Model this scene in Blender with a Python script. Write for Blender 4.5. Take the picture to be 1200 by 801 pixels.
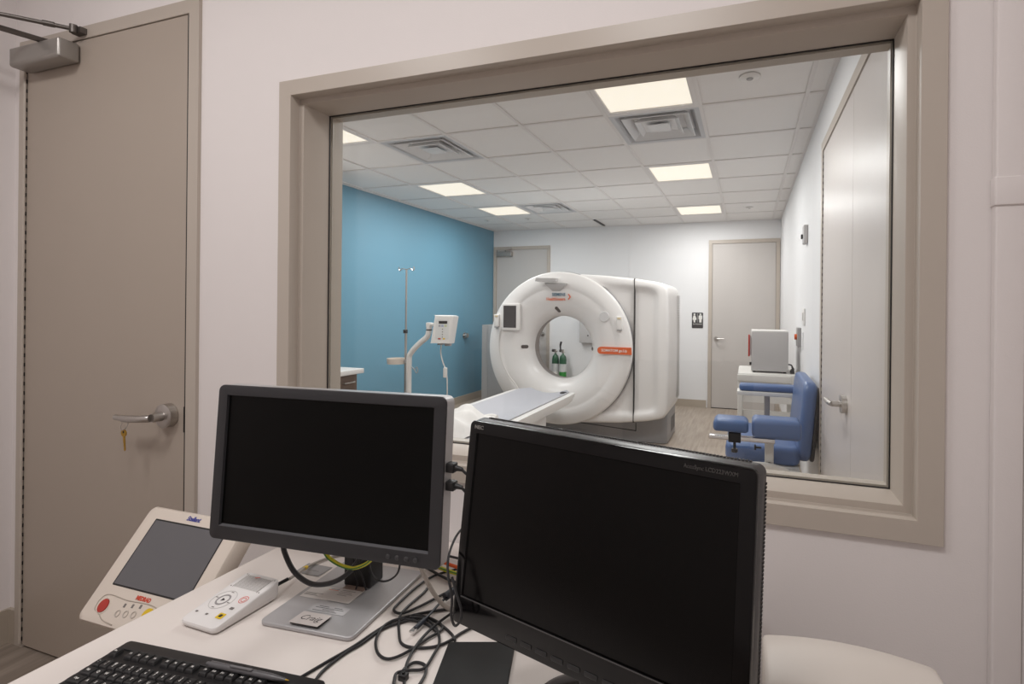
import bpy, bmesh, math, random
from mathutils import Vector, Matrix
R = math.radians
random.seed(4)
scene = bpy.context.scene
for o in list(bpy.data.objects):
    bpy.data.objects.remove(o)
C = scene.collection

# ------------------------------------------------------------------ camera
CAM_H = 1.412
yaw, roll = 0.31403, 0.00975
cd = bpy.data.cameras.new('camera')
cam = bpy.data.objects.new('camera', cd)
C.objects.link(cam)
fw = Vector((-math.sin(yaw), math.cos(yaw), 0))
r0 = Vector((math.cos(yaw), math.sin(yaw), 0)); u0 = Vector((0, 0, 1))
rt = math.cos(roll)*r0 + math.sin(roll)*u0
up = -math.sin(roll)*r0 + math.cos(roll)*u0
m = Matrix((rt, up, -fw)).transposed().to_4x4()
m.translation = (0, 0, CAM_H)
cam.matrix_world = m
cd.sensor_width = 36
cd.lens = 588.3*36/1200
cd.shift_x = -85/1200
cd.shift_y = -39/1200
cd.clip_start = 0.02
scene.camera = cam

# ------------------------------------------------------------------ world, exposure
w = bpy.data.worlds.new('world'); scene.world = w
w.use_nodes = True
w.node_tree.nodes['Background'].inputs[0].default_value = (0.75, 0.8, 0.9, 1)
w.node_tree.nodes['Background'].inputs[1].default_value = 0.02
vs = scene.view_settings
vs.view_transform = 'Standard'; vs.look = 'None'; vs.gamma = 1
vs.use_curve_mapping = False
vs.exposure = 0.0
SCAN_W = 20.5       # watts per panel in the scanner room
CTRL_W = 20.0      # watts per panel in the control room

# ------------------------------------------------------------------ materials
def lin(c):
    return tuple(((x/255)/12.92 if x/255 <= .04045 else ((x/255+.055)/1.055)**2.4) for x in c)
MATS = {}
def mat(name, rgb, rough=.5, metal=0, var=.04, scale=8, bump=0, bscale=200, spec=.5, coat=0, emit=0, alpha=None):
    if name in MATS: return MATS[name]
    M_ = bpy.data.materials.new(name); M_.use_nodes = True
    nt = M_.node_tree; b = nt.nodes['Principled BSDF']
    c = lin(rgb)
    tc = nt.nodes.new('ShaderNodeTexCoord')
    if var:
        n = nt.nodes.new('ShaderNodeTexNoise'); n.inputs['Scale'].default_value = scale
        n.inputs['Detail'].default_value = 3
        nt.links.new(tc.outputs['Object'], n.inputs['Vector'])
        mx = nt.nodes.new('ShaderNodeMix'); mx.data_type = 'RGBA'
        mx.inputs[6].default_value = (*[x*(1-var) for x in c], 1)
        mx.inputs[7].default_value = (*[min(1, x*(1+var)) for x in c], 1)
        nt.links.new(n.outputs['Fac'], mx.inputs[0])
        nt.links.new(mx.outputs[2], b.inputs['Base Color'])
    else:
        b.inputs['Base Color'].default_value = (*c, 1)
    b.inputs['Roughness'].default_value = rough
    b.inputs['Metallic'].default_value = metal
    b.inputs['Specular IOR Level'].default_value = spec
    if coat:
        b.inputs['Coat Weight'].default_value = coat; b.inputs['Coat Roughness'].default_value = .08
    if emit:
        b.inputs['Emission Color'].default_value = (*c, 1); b.inputs['Emission Strength'].default_value = emit
    if bump:
        n2 = nt.nodes.new('ShaderNodeTexNoise'); n2.inputs['Scale'].default_value = bscale
        nt.links.new(tc.outputs['Object'], n2.inputs['Vector'])
        bp = nt.nodes.new('ShaderNodeBump'); bp.inputs['Strength'].default_value = bump
        bp.inputs['Distance'].default_value = .002
        nt.links.new(n2.outputs['Fac'], bp.inputs['Height'])
        nt.links.new(bp.outputs[0], b.inputs['Normal'])
    MATS[name] = M_
    return M_

def stripe_mat(name, ca, cb, axis, freq, stretch, rough=.45):
    """wood / vinyl grain: noise stretched along one axis"""
    M_ = bpy.data.materials.new(name); M_.use_nodes = True
    nt = M_.node_tree; b = nt.nodes['Principled BSDF']
    tc = nt.nodes.new('ShaderNodeTexCoord'); mp = nt.nodes.new('ShaderNodeMapping')
    s = [freq]*3; s[axis] = freq/stretch
    mp.inputs['Scale'].default_value = s
    n = nt.nodes.new('ShaderNodeTexNoise'); n.inputs['Scale'].default_value = 1; n.inputs['Detail'].default_value = 6
    cr = nt.nodes.new('ShaderNodeValToRGB')
    cr.color_ramp.elements[0].position = .3; cr.color_ramp.elements[1].position = .7
    cr.color_ramp.elements[0].color = (*lin(ca), 1); cr.color_ramp.elements[1].color = (*lin(cb), 1)
    nt.links.new(tc.outputs['Object'], mp.inputs[0]); nt.links.new(mp.outputs[0], n.inputs['Vector'])
    nt.links.new(n.outputs['Fac'], cr.inputs[0]); nt.links.new(cr.outputs[0], b.inputs['Base Color'])
    b.inputs['Roughness'].default_value = rough
    MATS[name] = M_
    return M_

WALL = mat('painted_wall', (230, 223, 221), .75, var=.012, scale=3, bump=.12, bscale=260)
WALL2 = mat('scan_wall', (232, 231, 232), .6, var=.012, scale=3, bump=.1, bscale=260)
BLUE = mat('blue_wall', (98, 147, 170), .6, var=.015, scale=3, bump=.1, bscale=260)
TAUPE = mat('taupe_paint', (186, 175, 164), .38, var=.015, scale=5, bump=.04, bscale=300)
TAUPE_D = mat('taupe_door', (172, 159, 147), .42, var=.02, scale=4, bump=.05, bscale=300)
GREYDOOR = mat('grey_door', (196, 190, 186), .35, var=.015, scale=4)
BASEB = mat('taupe_baseboard', (176, 164, 150), .5)
CTILE = mat('ceiling_tile', (236, 233, 231), .9, var=.02, scale=30, bump=.4, bscale=400)
TBAR = mat('tbar_white', (226, 222, 220), .6, var=0)
FLOOR = stripe_mat('vinyl_floor', (150, 136, 124), (178, 164, 150), 1, 40, 14, .45)
FLOOR2 = stripe_mat('vinyl_floor_control', (120, 108, 98), (160, 147, 135), 1, 22, 14, .5)
LAM = mat('white_laminate', (226, 217, 211), .45, var=.012, scale=6)
WHITE = mat('white_plastic', (226, 223, 220), .38, var=.01, scale=4)
GANTRY = mat('gantry_white', (234, 231, 229), .3, var=.008, scale=3)
GREYBASE = mat('gantry_grey', (158, 157, 159), .4, var=.02)
CREAM = mat('cream_plastic', (220, 208, 196), .42, var=.01, scale=5)
BLACK = mat('black_plastic', (24, 23, 24), .42, var=.05)
BLACKG = mat('black_gloss', (8, 7, 8), .12, var=0, spec=.3)
CHAR = mat('charcoal_plastic', (40, 39, 42), .5, var=.04, bump=.08, bscale=900)
SCREEN = mat('screen_off', (5, 4, 4), .25, var=0, spec=.2)
SCREENM = mat('screen_off_matte', (3, 3, 3), .35, var=0, spec=.15)
SILVER = mat('silver_paint', (178, 176, 177), .36, metal=.35, var=.03)
STEEL = mat('brushed_steel', (190, 186, 182), .3, metal=1, var=.06, scale=60)
ALU = mat('aluminium_paint', (160, 155, 150), .35, metal=.6, var=.02)
CHROME = mat('chrome', (215, 214, 214), .12, metal=1, var=0)
BRASS = mat('brass', (188, 150, 62), .3, metal=1, var=.05)
DARKSLOT = mat('dark_slot', (30, 27, 26), .6, var=0)
VINYLBLUE = mat('blue_vinyl', (80, 104, 148), .36, var=.03, scale=10, bump=.06, bscale=300)
MATGREY = mat('mat_grey', (182, 182, 189), .5, var=.03, scale=10)
CARTW = mat('cart_white', (216, 213, 208), .45, var=.01)
GREYBOX = mat('grey_box', (186, 183, 182), .45, var=.01)
CABGREY = mat('cabinet_grey', (156, 154, 154), .4, var=.01)
DUCT = mat('duct_grey', (196, 197, 200), .6, var=.02)
LINEN = mat('linen_white', (232, 229, 226), .85, var=.04, scale=14, bump=.5, bscale=40)
WOOD = stripe_mat('walnut_laminate', (84, 66, 55), (110, 90, 77), 1, 30, 12, .5)
RED = mat('red_paint', (176, 52, 40), .4, var=.02)
ORANGE = mat('orange_label', (216, 92, 28), .45, var=0)
TEAL = mat('teal_print', (58, 108, 132), .5, var=0)
ORP = mat('orange_print', (222, 108, 62), .5, var=0)
YEL = mat('yellow_button', (226, 190, 34), .4, var=0)
WPRINT = mat('white_print', (232, 230, 226), .5, var=0)
GPRINT = mat('grey_print', (120, 114, 110), .6, var=0)
DPRINT = mat('dark_print', (40, 38, 38), .6, var=0)
BPRINT = mat('blue_print', (72, 74, 150), .6, var=0)
RPRINT = mat('red_print', (206, 78, 56), .6, var=0)
PINKP = mat('pink_print', (226, 128, 120), .6, var=0)
LCDGREY = mat('lcd_grey', (98, 97, 100), .3, var=0)
PAPER = mat('card_paper', (218, 212, 208), .7, var=.01)
TAGGREY = mat('grey_card', (150, 147, 147), .5, var=.01)
PHOTO = mat('photo_card', (150, 130, 120), .4, var=.55, scale=60)
GREENYEL = mat('yellow_green_sheath', (206, 198, 40), .45, var=0)
GREENST = mat('green_stripe', (70, 130, 60), .45, var=0)
ORCAB = mat('orange_sheath', (226, 96, 40), .45, var=0)
CABLE = mat('black_cable', (32, 31, 33), .45, var=0)
CABLENAVY = mat('navy_plug', (38, 42, 52), .45, var=0)
CABLEG = mat('grey_cable', (168, 160, 152), .5, var=0)
CABLEW = mat('white_cable', (220, 216, 212), .5, var=0)
KEYC = mat('keycap_black', (30, 29, 30), .5, var=.04)
PENG = mat('pen_grey', (92, 90, 92), .3, var=0)
GREENTANK = mat('green_tank', (34, 84, 56), .35, var=.03)
GREENLAB = mat('green_label', (40, 140, 50), .5, var=0)
SIGNDK = mat('sign_charcoal', (52, 50, 52), .45, var=0)
LOUVER = mat('louver_white', (222, 222, 223), .5, var=0)

def lamp_mat():
    M_ = bpy.data.materials.new('light_diffuser'); M_.use_nodes = True
    b = M_.node_tree.nodes['Principled BSDF']
    b.inputs['Base Color'].default_value = (.3, .29, .27, 1)
    b.inputs['Emission Color'].default_value = (1, .90, .76, 1)
    b.inputs['Emission Strength'].default_value = .95
    return M_
LAMP = lamp_mat()

def glass_mat():
    M_ = bpy.data.materials.new('window_glass'); M_.use_nodes = True
    nt = M_.node_tree
    for n in list(nt.nodes): nt.nodes.remove(n)
    out = nt.nodes.new('ShaderNodeOutputMaterial'); mx = nt.nodes.new('ShaderNodeMixShader')
    tr = nt.nodes.new('ShaderNodeBsdfTransparent'); gl = nt.nodes.new('ShaderNodeBsdfGlossy')
    fr = nt.nodes.new('ShaderNodeFresnel')
    tr.inputs[0].default_value = (.965, .975, .97, 1); gl.inputs['Roughness'].default_value = .0
    geo = nt.nodes.new('ShaderNodeNewGeometry'); mr = nt.nodes.new('ShaderNodeMapRange')   # same reflectance from both sides of the thin pane
    mr.inputs['To Min'].default_value = 1.45; mr.inputs['To Max'].default_value = 1/1.45
    nt.links.new(geo.outputs['Backfacing'], mr.inputs['Value']); nt.links.new(mr.outputs['Result'], fr.inputs['IOR'])
    nt.links.new(fr.outputs[0], mx.inputs[0]); nt.links.new(tr.outputs[0], mx.inputs[1])
    nt.links.new(gl.outputs[0], mx.inputs[2]); nt.links.new(mx.outputs[0], out.inputs[0])
    return M_
GLASS = glass_mat()

# ------------------------------------------------------------------ mesh helpers
LOC = {}
def rr(a0, a1, b0, b1, r, n=5):
    r = max(1e-5, min(r, (a1-a0)/2-1e-5, (b1-b0)/2-1e-5))
    out = []
    for cx, cy, s in ((a1-r, b1-r, 0), (a0+r, b1-r, 90), (a0+r, b0+r, 180), (a1-r, b0+r, 270)):
        for k in range(n+1):
            t = R(s+90*k/n); out.append((cx+r*math.cos(t), cy+r*math.sin(t)))
    return out

class MB:
    def __init__(s): s.v = []; s.f = []
    def add(s, vs, fs):
        o = len(s.v); s.v += [tuple(x) for x in vs]; s.f += [tuple(i+o for i in f) for f in fs]; return s
    def box(s, x0, x1, y0, y1, z0, z1):
        v = [(x, y, z) for z in (z0, z1) for y in (y0, y1) for x in (x0, x1)]
        return s.add(v, [(0, 1, 3, 2), (4, 5, 7, 6), (0, 1, 5, 4), (2, 3, 7, 6), (0, 2, 6, 4), (1, 3, 7, 5)])
    def loft(s, loops, cap0=True, cap1=True, closed=False):
        n = len(loops[0]); v = [p for l in loops for p in l]; f = []
        k = len(loops)
        for i in range(k if closed else k-1):
            for j in range(n):
                a, b = i*n+j, i*n+(j+1) % n; i2 = (i+1) % k
                f.append((a, b, i2*n+(j+1) % n, i2*n+j))
        if not closed:
            if cap0: f.append(tuple(range(n)))
            if cap1: f.append(tuple((k-1)*n+j for j in range(n)))
        return s.add(v, f)
    def rbox(s, a0, a1, b0, b1, h0, h1, rc=.01, rb=.004, axis='z', n=5, nb=3):
        P = {'z': lambda a, b, h: (a, b, h), 'y': lambda a, b, h: (a, h, b), 'x': lambda a, b, h: (h, a, b)}[axis]
        rb = min(rb, (h1-h0)/2-1e-5)
        rows = []
        for k in range(nb+1):
            t = math.pi/2*k/nb; rows.append((rb*(1-math.sin(t)), h0+rb*(1-math.cos(t))))
        for k in range(nb+1):
            t = math.pi/2*(1-k/nb); rows.append((rb*(1-math.sin(t)), h1-rb*(1-math.cos(t))))
        loops = [[P(a, b, h) for a, b in rr(a0+i, a1-i, b0+i, b1-i, max(rc-i, .0006), n)] for i, h in rows]
        return s.loft(loops)
    def cyl(s, p0, p1, ra, rb=None, n=20):
        rb = ra if rb is None else rb
        p0, p1 = Vector(p0), Vector(p1); d = (p1-p0).normalized()
        a = d.orthogonal().normalized(); b = d.cross(a)
        lp = lambda p, r: [tuple(p+r*(math.cos(2*math.pi*k/n)*a+math.sin(2*math.pi*k/n)*b)) for k in range(n)]
        return s.loft([lp(p0, ra), lp(p1, rb)])
    def lathe(s, prof, c=(0, 0, 0), axis='z', n=48, cap0=False, cap1=False, sx=1, sy=1):
        loops = []
        for r, h in prof:
            l = []
            for k in range(n):
                t = 2*math.pi*k/n; a, b = r*math.cos(t)*sx, r*math.sin(t)*sy
                l.append({'z': (c[0]+a, c[1]+b, c[2]+h), 'y': (c[0]+a, c[1]+h, c[2]+b), 'x': (c[0]+h, c[1]+a, c[2]+b)}[axis])
            loops.append(l)
        return s.loft(loops, cap0, cap1)
    def tube(s, pts, r, n=8, seg=6, smooth=True, caps=True):
        P = [Vector(p) for p in pts]
        if smooth and len(P) > 2:
            Q = []
            E_ = [2*P[0]-P[1]]+P+[2*P[-1]-P[-2]]
            for i in range(1, len(E_)-2):
                a, b, c, d = E_[i-1:i+3]
                for k in range(seg):
                    t = k/seg
                    Q.append(.5*((2*b)+(c-a)*t+(2*a-5*b+4*c-d)*t*t+(3*b-a-3*c+d)*t**3))
            Q.append(P[-1]); P = Q
        loops = []; a = None
        for i, p in enumerate(P):
            d = (P[min(i+1, len(P)-1)]-P[max(i-1, 0)]).normalized()
            a = d.orthogonal().normalized() if a is None else (a-d*a.dot(d)).normalized()
            b = d.cross(a)
            loops.append([tuple(p+r*(math.cos(2*math.pi*k/n)*a+math.sin(2*math.pi*k/n)*b)) for k in range(n)])
        return s.loft(loops, caps, caps)
    def prism(s, poly, h0, h1, axis='z'):
        P = {'z': lambda a, b, h: (a, b, h), 'y': lambda a, b, h: (a, h, b), 'x': lambda a, b, h: (h, a, b)}[axis]
        return s.loft([[P(a, b, h0) for a, b in poly], [P(a, b, h1) for a, b in poly]])
    def mesh(s, name, ang=38):
        me = bpy.data.meshes.new(name); me.from_pydata(s.v, [], s.f)
        bm = bmesh.new(); bm.from_mesh(me); bmesh.ops.recalc_face_normals(bm, faces=bm.faces); bm.to_mesh(me); bm.free()
        me.polygons.foreach_set('use_smooth', [True]*len(me.polygons)); me.set_sharp_from_angle(angle=R(ang))
        return me
    def build(s, name, material, parent=None, world=False, label=None, ang=38):
        if world and parent is not None:
            l = LOC[parent.name]; s.v = [(x-l[0], y-l[1], z-l[2]) for x, y, z in s.v]
        me = s.mesh(name, ang); me.materials.append(material)
        o = bpy.data.objects.new(name, me); C.objects.link(o)
        if parent is not None:
            o.parent = parent
            if world: LOC[o.name] = LOC[parent.name]
        if label: o['label'] = label
        return o

def put(me, name, parent, loc=(0, 0, 0), rot=(0, 0, 0)):
    o = bpy.data.objects.new(name, me); C.objects.link(o); o.parent = parent
    o.location = loc; o.rotation_euler = rot
    return o
def thing(name, label, cat, loc=(0, 0, 0), rot=(0, 0, 0), group=None, kind=None):
    o = bpy.data.objects.new(name, None); C.objects.link(o)
    o.location = loc; o.rotation_euler = rot; o.empty_display_size = .05
    LOC[o.name] = tuple(loc)
    return tag(o, label, cat, group, kind)
def tag(o, label, cat, group=None, kind=None):
    o['label'] = label; o['category'] = cat
    if group: o['group'] = group
    if kind: o['kind'] = kind
    return o
def struct(o, label, cat): return tag(o, label, cat, kind='structure')

TXT = {}
def text_mesh(s, size, material, align='CENTER', shear=0, extrude=.0004, xs=1, bold=0):
    key = (s, size, material.name, align, shear, extrude, xs, bold)
    if key in TXT: return TXT[key]
    cu = bpy.data.curves.new('txt', 'FONT'); cu.body = s; cu.size = size; cu.align_x = align; cu.align_y = 'CENTER'
    cu.shear = shear; cu.extrude = extrude; cu.resolution_u = 3; cu.offset = bold
    ob = bpy.data.objects.new('txt', cu); C.objects.link(ob)
    dg = bpy.context.evaluated_depsgraph_get(); dg.update()
    me = bpy.data.meshes.new_from_object(ob.evaluated_get(dg))
    if xs != 1:
        for v in me.vertices: v.co.x *= xs
    bpy.data.objects.remove(ob); bpy.data.curves.remove(cu)
    me.materials.clear(); me.materials.append(material); me.name = 'lettering'
    TXT[key] = me
    return me
def text(s, size, material, parent, loc, rot=(math.pi/2, 0, 0), world=False, name='lettering', **k):
    if world: l = LOC[parent.name]; loc = tuple(a-b for a, b in zip(loc, l))
    return put(text_mesh(s, size, material, **k), name, parent, loc, rot)

# ================================================================== THE SETTING
CH = 2.68
XW, XE, YN, YS = -4.02, 0.43, 7.46, 1.43       # scanner room
CW, CE, CS, CN = -2.926, 0.535, -2.0, 1.262    # control room
CCH = 3.05

struct(MB().box(XW-.1, XE+.1, CN+.09, YN+.1, -.1, 0).build('floor', FLOOR), 'tan wood-grain vinyl floor of the scanner room', 'floor')
struct(MB().box(CW-.1, CE+.1, CS-.1, CN+.09, -.1, 0).build('floor_control', FLOOR2), 'brown wood-grain vinyl floor of the control room', 'floor')

# wall between the rooms, with the door and window openings
DX0, DX1, DZ = -2.822, -1.887, 2.438
WX0, WX1, WZ0, WZ1 = -1.463, 0.401, .913, 2.143
wl = MB()
for a in ((XW-.1, DX0-.03, 0, CCH+.1), (DX0-.03, DX1+.03, DZ+.03, CCH+.1), (DX1+.03, WX0+.02, 0, CCH+.1),
          (WX0+.02, WX1-.02, WZ1-.02, CCH+.1), (WX0+.02, WX1-.02, 0, WZ0+.02), (WX1-.02, CE+.1, 0, CCH+.1)):
    wl.box(a[0], a[1], CN, YS, a[2], a[3])
struct(wl.build('wall_middle', WALL), 'pale painted wall holding the observation window and the taupe door', 'wall')
struct(MB().box(CW-.1, CW, CS-.1, CN, 0, CCH+.1).build('wall_control_left', WALL), 'pale painted side wall left of the taupe door', 'wall')
struct(MB().box(CE, CE+.1, CS-.1, CN, 0, CCH+.1).build('wall_control_right', WALL), 'pale painted side wall at the right edge behind the cable raceway', 'wall')
struct(MB().box(CW-.1, CE+.1, CS-.1, CS, 0, CCH+.1).build('wall_control_rear', WALL), 'pale wall behind the viewer in the control room', 'wall')
struct(MB().box(XW-.1, XW, YS, YN+.1, 0, CH+.1).build('wall_left', BLUE), 'blue painted accent wall left of the scanner', 'wall')
struct(MB().box(XW, XE+.1, YN, YN+.1, 0, CH+.1).build('wall_back', WALL2), 'white wall behind the scanner holding two doors', 'wall')
struct(MB().box(XE, XE+.1, YS, YN, 0, CH+.1).build('wall_right', WALL2), 'white wall to the right of the blue chair', 'wall')
struct(MB().box(CW-.1, CE+.1, CS-.1, CN, CCH, CCH+.1).build('ceiling_control', CTILE), 'white ceiling above the control desk', 'ceiling')

# baseboards
def bb(name, label, x0, x1, y0, y1, h=.105):
    struct(MB().box(x0, x1, y0, y1, 0, h).build(name, BASEB), label, 'baseboard')
bb('baseboard_left', 'taupe baseboard along the blue wall', XW, XW+.012, YS, YN)
bb('baseboard_back', 'taupe baseboard of the far wall between scanner and restroom door', -2.99, -.56, YN-.012, YN)
bb('baseboard_right', 'taupe baseboard of the right scanner room wall', XE-.012, XE, 3.30, YN)
bb('baseboard_control_left', 'taupe baseboard of the control room left of the door', CW, CW+.012, CS, CN, .14)
bb('baseboard_control_door', 'short taupe baseboard piece between corner and door frame', CW+.012, DX0-.05, CN-.012, CN, .14)
bb('baseboard_control_window', 'taupe baseboard of the control room below the window', DX1+.05, CE, CN-.012, CN, .14)
# corner strip of the gypsum joint on the far wall
struct(MB().box(-1.722, -1.708, YN-.006, YN, .105, CH).build('trim_1', WALL2), 'thin vertical wall joint strip behind the scanner', 'trim')

# suspended ceiling: bars and single tiles, leaving out fixture cells
cl = struct(MB().box(XW-.1, XE+.1, YS, YN+.1, CH+.05, CH+.12).build('ceiling', CTILE), 'suspended ceiling of square white tiles over the scanner', 'ceiling')
LOC['ceiling'] = (0, 0, 0)
P_ = .61
cols = [XW]+[-3.95+P_*k for k in range(8)]+[XE]
rows = [YS]+[1.965+P_*k for k in range(9)]+[YN]
FIX = {}
def cell(c, r): return (cols[c], cols[c+1], rows[r], rows[r+1])
LIGHTS = [(6, 2, 'square cream-lit ceiling panel nearest the window, touching the large right air vent'),
          (6, 5, 'square cream-lit ceiling panel in the middle of the right row'),
          (6, 8, 'square cream-lit ceiling panel of the right row nearest the restroom door'),
          (2, 2, 'cream-lit ceiling panel partly cut off by the left window frame'),
          (2, 5, 'square cream-lit ceiling panel of the left row, over the injector stand'),
          (2, 7, 'square cream-lit ceiling panel of the left row nearest the far wall')]
VENTS = [(6, 3, 'large square louvred air vent right beside the nearest ceiling light'),
         (3, 3, 'square louvred air vent near the left window frame'),
         (3, 7, 'small-looking square louvred air vent far back above the scanner')]
for c, r, _ in LIGHTS+VENTS: FIX[(c, r)] = 1
tiles = {}
for c in range(len(cols)-1):
    for r in range(len(rows)-1):
        if (c, r) in FIX: continue
        x0, x1, y0, y1 = cell(c, r)
        kx, ky = round(x1-x0, 3), round(y1-y0, 3)
        if kx < .03 or ky < .03: continue
        if (kx, ky) not in tiles:
            mb = MB().rbox(-kx/2+.006, kx/2-.006, -ky/2+.006, ky/2-.006, 0, .016, .003, .003, n=1, nb=1)
            me = mb.mesh('ceiling_tile'); me.materials.append(CTILE); tiles[(kx, ky)] = me
        put(tiles[(kx, ky)], 'ceiling_tile', cl, ((x0+x1)/2, (y0+y1)/2, CH+.0045))
for x in cols[1:-1]:
    MB().box(x-.012, x+.012, YS, YN, CH-.004, CH+.03).build('grid_bar', TBAR, cl)
for y in rows[1:-1]:
    if YN-y < .05: continue
    MB().box(XW, XE, y-.012, y+.012, CH-.003, CH+.028).build('grid_bar', TBAR, cl)
for (x0, x1, y0, y1) in ((XW, XW+.02, YS, YN), (XE-.02, XE, YS, YN), (XW, XE, YN-.02, YN), (XW, XE, YS, YS+.02)):
    MB().box(x0, x1, y0, y1, CH-.0015, CH+.03).build('grid_bar', TBAR, cl)

def light_fixture(x0, x1, y0, y1, label, watts, group, tint=(1, .99, .98), zc=None):
    zc = CH-.004 if zc is None else zc
    cx, cy = (x0+x1)/2, (y0+y1)/2
    t = thing('ceiling_light', label, 'ceiling light', (cx, cy, zc), group=group)
    h = P_/2-.012
    fr = MB()
    sq = lambda s_, z: [(-s_, -s_, z), (s_, -s_, z), (s_, s_, z), (-s_, s_, z)]
    fr.loft([sq(h, .045), sq(h, .002), sq(h-.004, 0), sq(h-.03, 0), sq(h-.034, .012)], False, False)
    fr.build('frame', TBAR, t)
    MB().box(-h+.03, h-.03, -h+.03, h-.03, .008, .014).build('diffuser', LAMP, t)
    ld = bpy.data.lights.new('lamp', 'AREA'); ld.shape = 'SQUARE'; ld.size = .5; ld.energy = watts; ld.color = tint
    lo = bpy.data.objects.new('lamp', ld); C.objects.link(lo); lo.parent = t; lo.location = (0, 0, -.001)
    return t
for c, r, lab in LIGHTS:
    light_fixture(*cell(c, r), lab, SCAN_W, 'lit ceiling panels in the scanner room')
for x, lab in ((-2.15, 'square ceiling light panel in front of the taupe door'), (-.75, 'square ceiling light panel above the control desk')):
    light_fixture(x, x+.61, -.46, .15, lab, CTRL_W, 'lit ceiling panels in the control room', (1, .987, .98), CCH-.004)

def vent(x0, x1, y0, y1, label):
    t = thing('air_vent', label, 'air vent', ((x0+x1)/2, (y0+y1)/2, CH-.003), group='square air diffusers in the scanner room ceiling')
    h = P_/2-.012
    sq = lambda s_, z: [(-s_, -s_, z), (s_, -s_, z), (s_, s_, z), (-s_, s_, z)]
    MB().loft([sq(h, .02), sq(h, 0), sq(h-.03, .002), sq(h-.10, .09), sq(h-.11, .09)], False, False).build('pan', DUCT, t)
    MB().lathe([(.001, .10), (.19, .10), (.19, .085)], n=32).build('duct_neck', DARKSLOT, t)
    for k, s_ in enumerate((.225, .15)):
        MB().loft([sq(s_, .0), sq(s_-.004, -.004), sq(s_-.052, .042), sq(s_-.048, .046)], False, False, closed=True).build('louver', LOUVER, t)
    MB().loft([sq(.075, .002), sq(.075, -.002), sq(.03, .012)], True, True).build('louver', LOUVER, t)
    MB().loft([sq(.118, .022), sq(.115, .018), sq(.05, .03), sq(.05, .034)], True, True).build('center_plate', LOUVER, t)
for c, r, lab in VENTS: vent(*cell(c, r), lab)

for x, y, r, lab in ((0.0, 2.87, .055, 'round white ceiling cover plate nearest the window, right of the lights'),
                     (0.01, 6.52, .045, 'round white ceiling detector near the restroom door'),
                     (-3.6, 6.49, .05, 'round white ceiling detector close to the blue wall'),
                     (-2.97, 6.52, .045, 'round white ceiling detector between vent and back wall')):
    t = thing('ceiling_detector', lab, 'detector', (x, y, CH+.002), group='round ceiling detectors')
    MB().lathe([(.001, -.012), (r*.8, -.012), (r, -.006), (r, .0)], n=32, cap0=True).build('cover', WHITE, t)
    MB().lathe([(.001, -.017), (r*.3, -.016), (r*.35, -.011)], n=20, cap0=True).build('sensor_dome', CABGREY, t)
t = thing('ceiling_slot', 'short dark slot on the ceiling above the scanner', 'ceiling slot', (-2.08, 7.08, CH))
MB().box(-.018, .018, -.25, .25, -.012, 0).build('slot', DARKSLOT, t)
MB().box(-.03, -.018, -.27, .27, -.014, 0).build('slot_flange', TBAR, t)

# ---------------------------------------------------------------- window
def rect(x0, x1, z0, z1, u, y): return [(x0+u, y, z0+u), (x1-u, y, z0+u), (x1-u, y, z1-u), (x0+u, y, z1-u)]
win = thing('window_1', 'large observation window in taupe frame looking into the scanner room', 'window', (-.53, 1.30, WZ0), kind='structure')
F = MB(); q = lambda u, y: rect(WX0, WX1, WZ0, WZ1, u, y)
F.loft([q(0, 1.266), q(0, 1.251), q(.001, 1.25), q(.049, 1.25), q(.05, 1.252), q(.05, 1.284), q(.051, 1.285), q(.067, 1.285), q(.068, 1.287), q(.068, 1.452), q(.0, 1.452), q(.0, 1.43)], False, False)
F.build('frame', TAUPE, win, True, ang=30)
MB().box(WX0+.066, WX1-.066, 1.394, 1.400, WZ0+.066, WZ1-.066).build('pane', GLASS, win, True)
G = MB(); G.loft([q(.0675, 1.390), q(.0708, 1.390), q(.0708, 1.3936), q(.0675, 1.3936)], closed=True)
G.build('gasket', DARKSLOT, win, True)
G = MB(); G.loft([q(.0675, 1.4005), q(.0735, 1.4005), q(.0735, 1.407), q(.0675, 1.407)], closed=True)
G.build('glazing_bead', TAUPE, win, True)

# ---------------------------------------------------------------- doors
def lever(parent, loc, face, length, direction, r=.029):
    """round rose with a straight return lever; face = outward unit vector, direction = lever direction"""
    f = Vector(face); d = Vector(direction); p = Vector(loc)
    ro = MB().cyl(p, p+f*.012, r, n=32).cyl(p+f*.012, p+f*.016, r*.94, r*.86, n=32)
    h = ro.build('handle_rose', STEEL, parent, True)
    MB().cyl(p+f*.014, p+f*.05, .0105).tube([p+f*.045, p+f*.058+d*.006, p+f*.062+d*.03, p+f*.06+d*length], .0095, n=12).build('lever', STEEL, h, True)
    return h

d1 = thing('door_1', 'taupe control room door with closer and continuous hinge', 'door', (-2.35, 1.25, 0), kind='structure')
F = MB()
jam = lambda u, y: [(DX0-.052+u, y, 0), (DX0-.052+u, y, DZ+.052-u), (DX1+.052-u, y, DZ+.052-u), (DX1+.052-u, y, 0)]
prof = [(0, 1.268), (0, 1.251), (.001, 1.25), (.048, 1.25), (.049, 1.251), (.049, 1.297), (.064, 1.297), (.064, 1.45), (0, 1.45)]
lp = [jam(*p) for p in prof]
vv = [p for l in lp for p in l]; ff = []
for i in range(len(lp)-1):
    for j in range(3): ff.append((i*4+j, i*4+j+1, (i+1)*4+j+1, (i+1)*4+j))
F.add(vv, ff).build('frame', TAUPE, d1, True, ang=30)
leaf = MB().rbox(DX0+.002, DX1-.004, .010, DZ-.0015, 1.2515, 1.295, .001, .001, axis='y', n=1, nb=1).build('leaf', TAUPE_D, d1, True)
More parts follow.
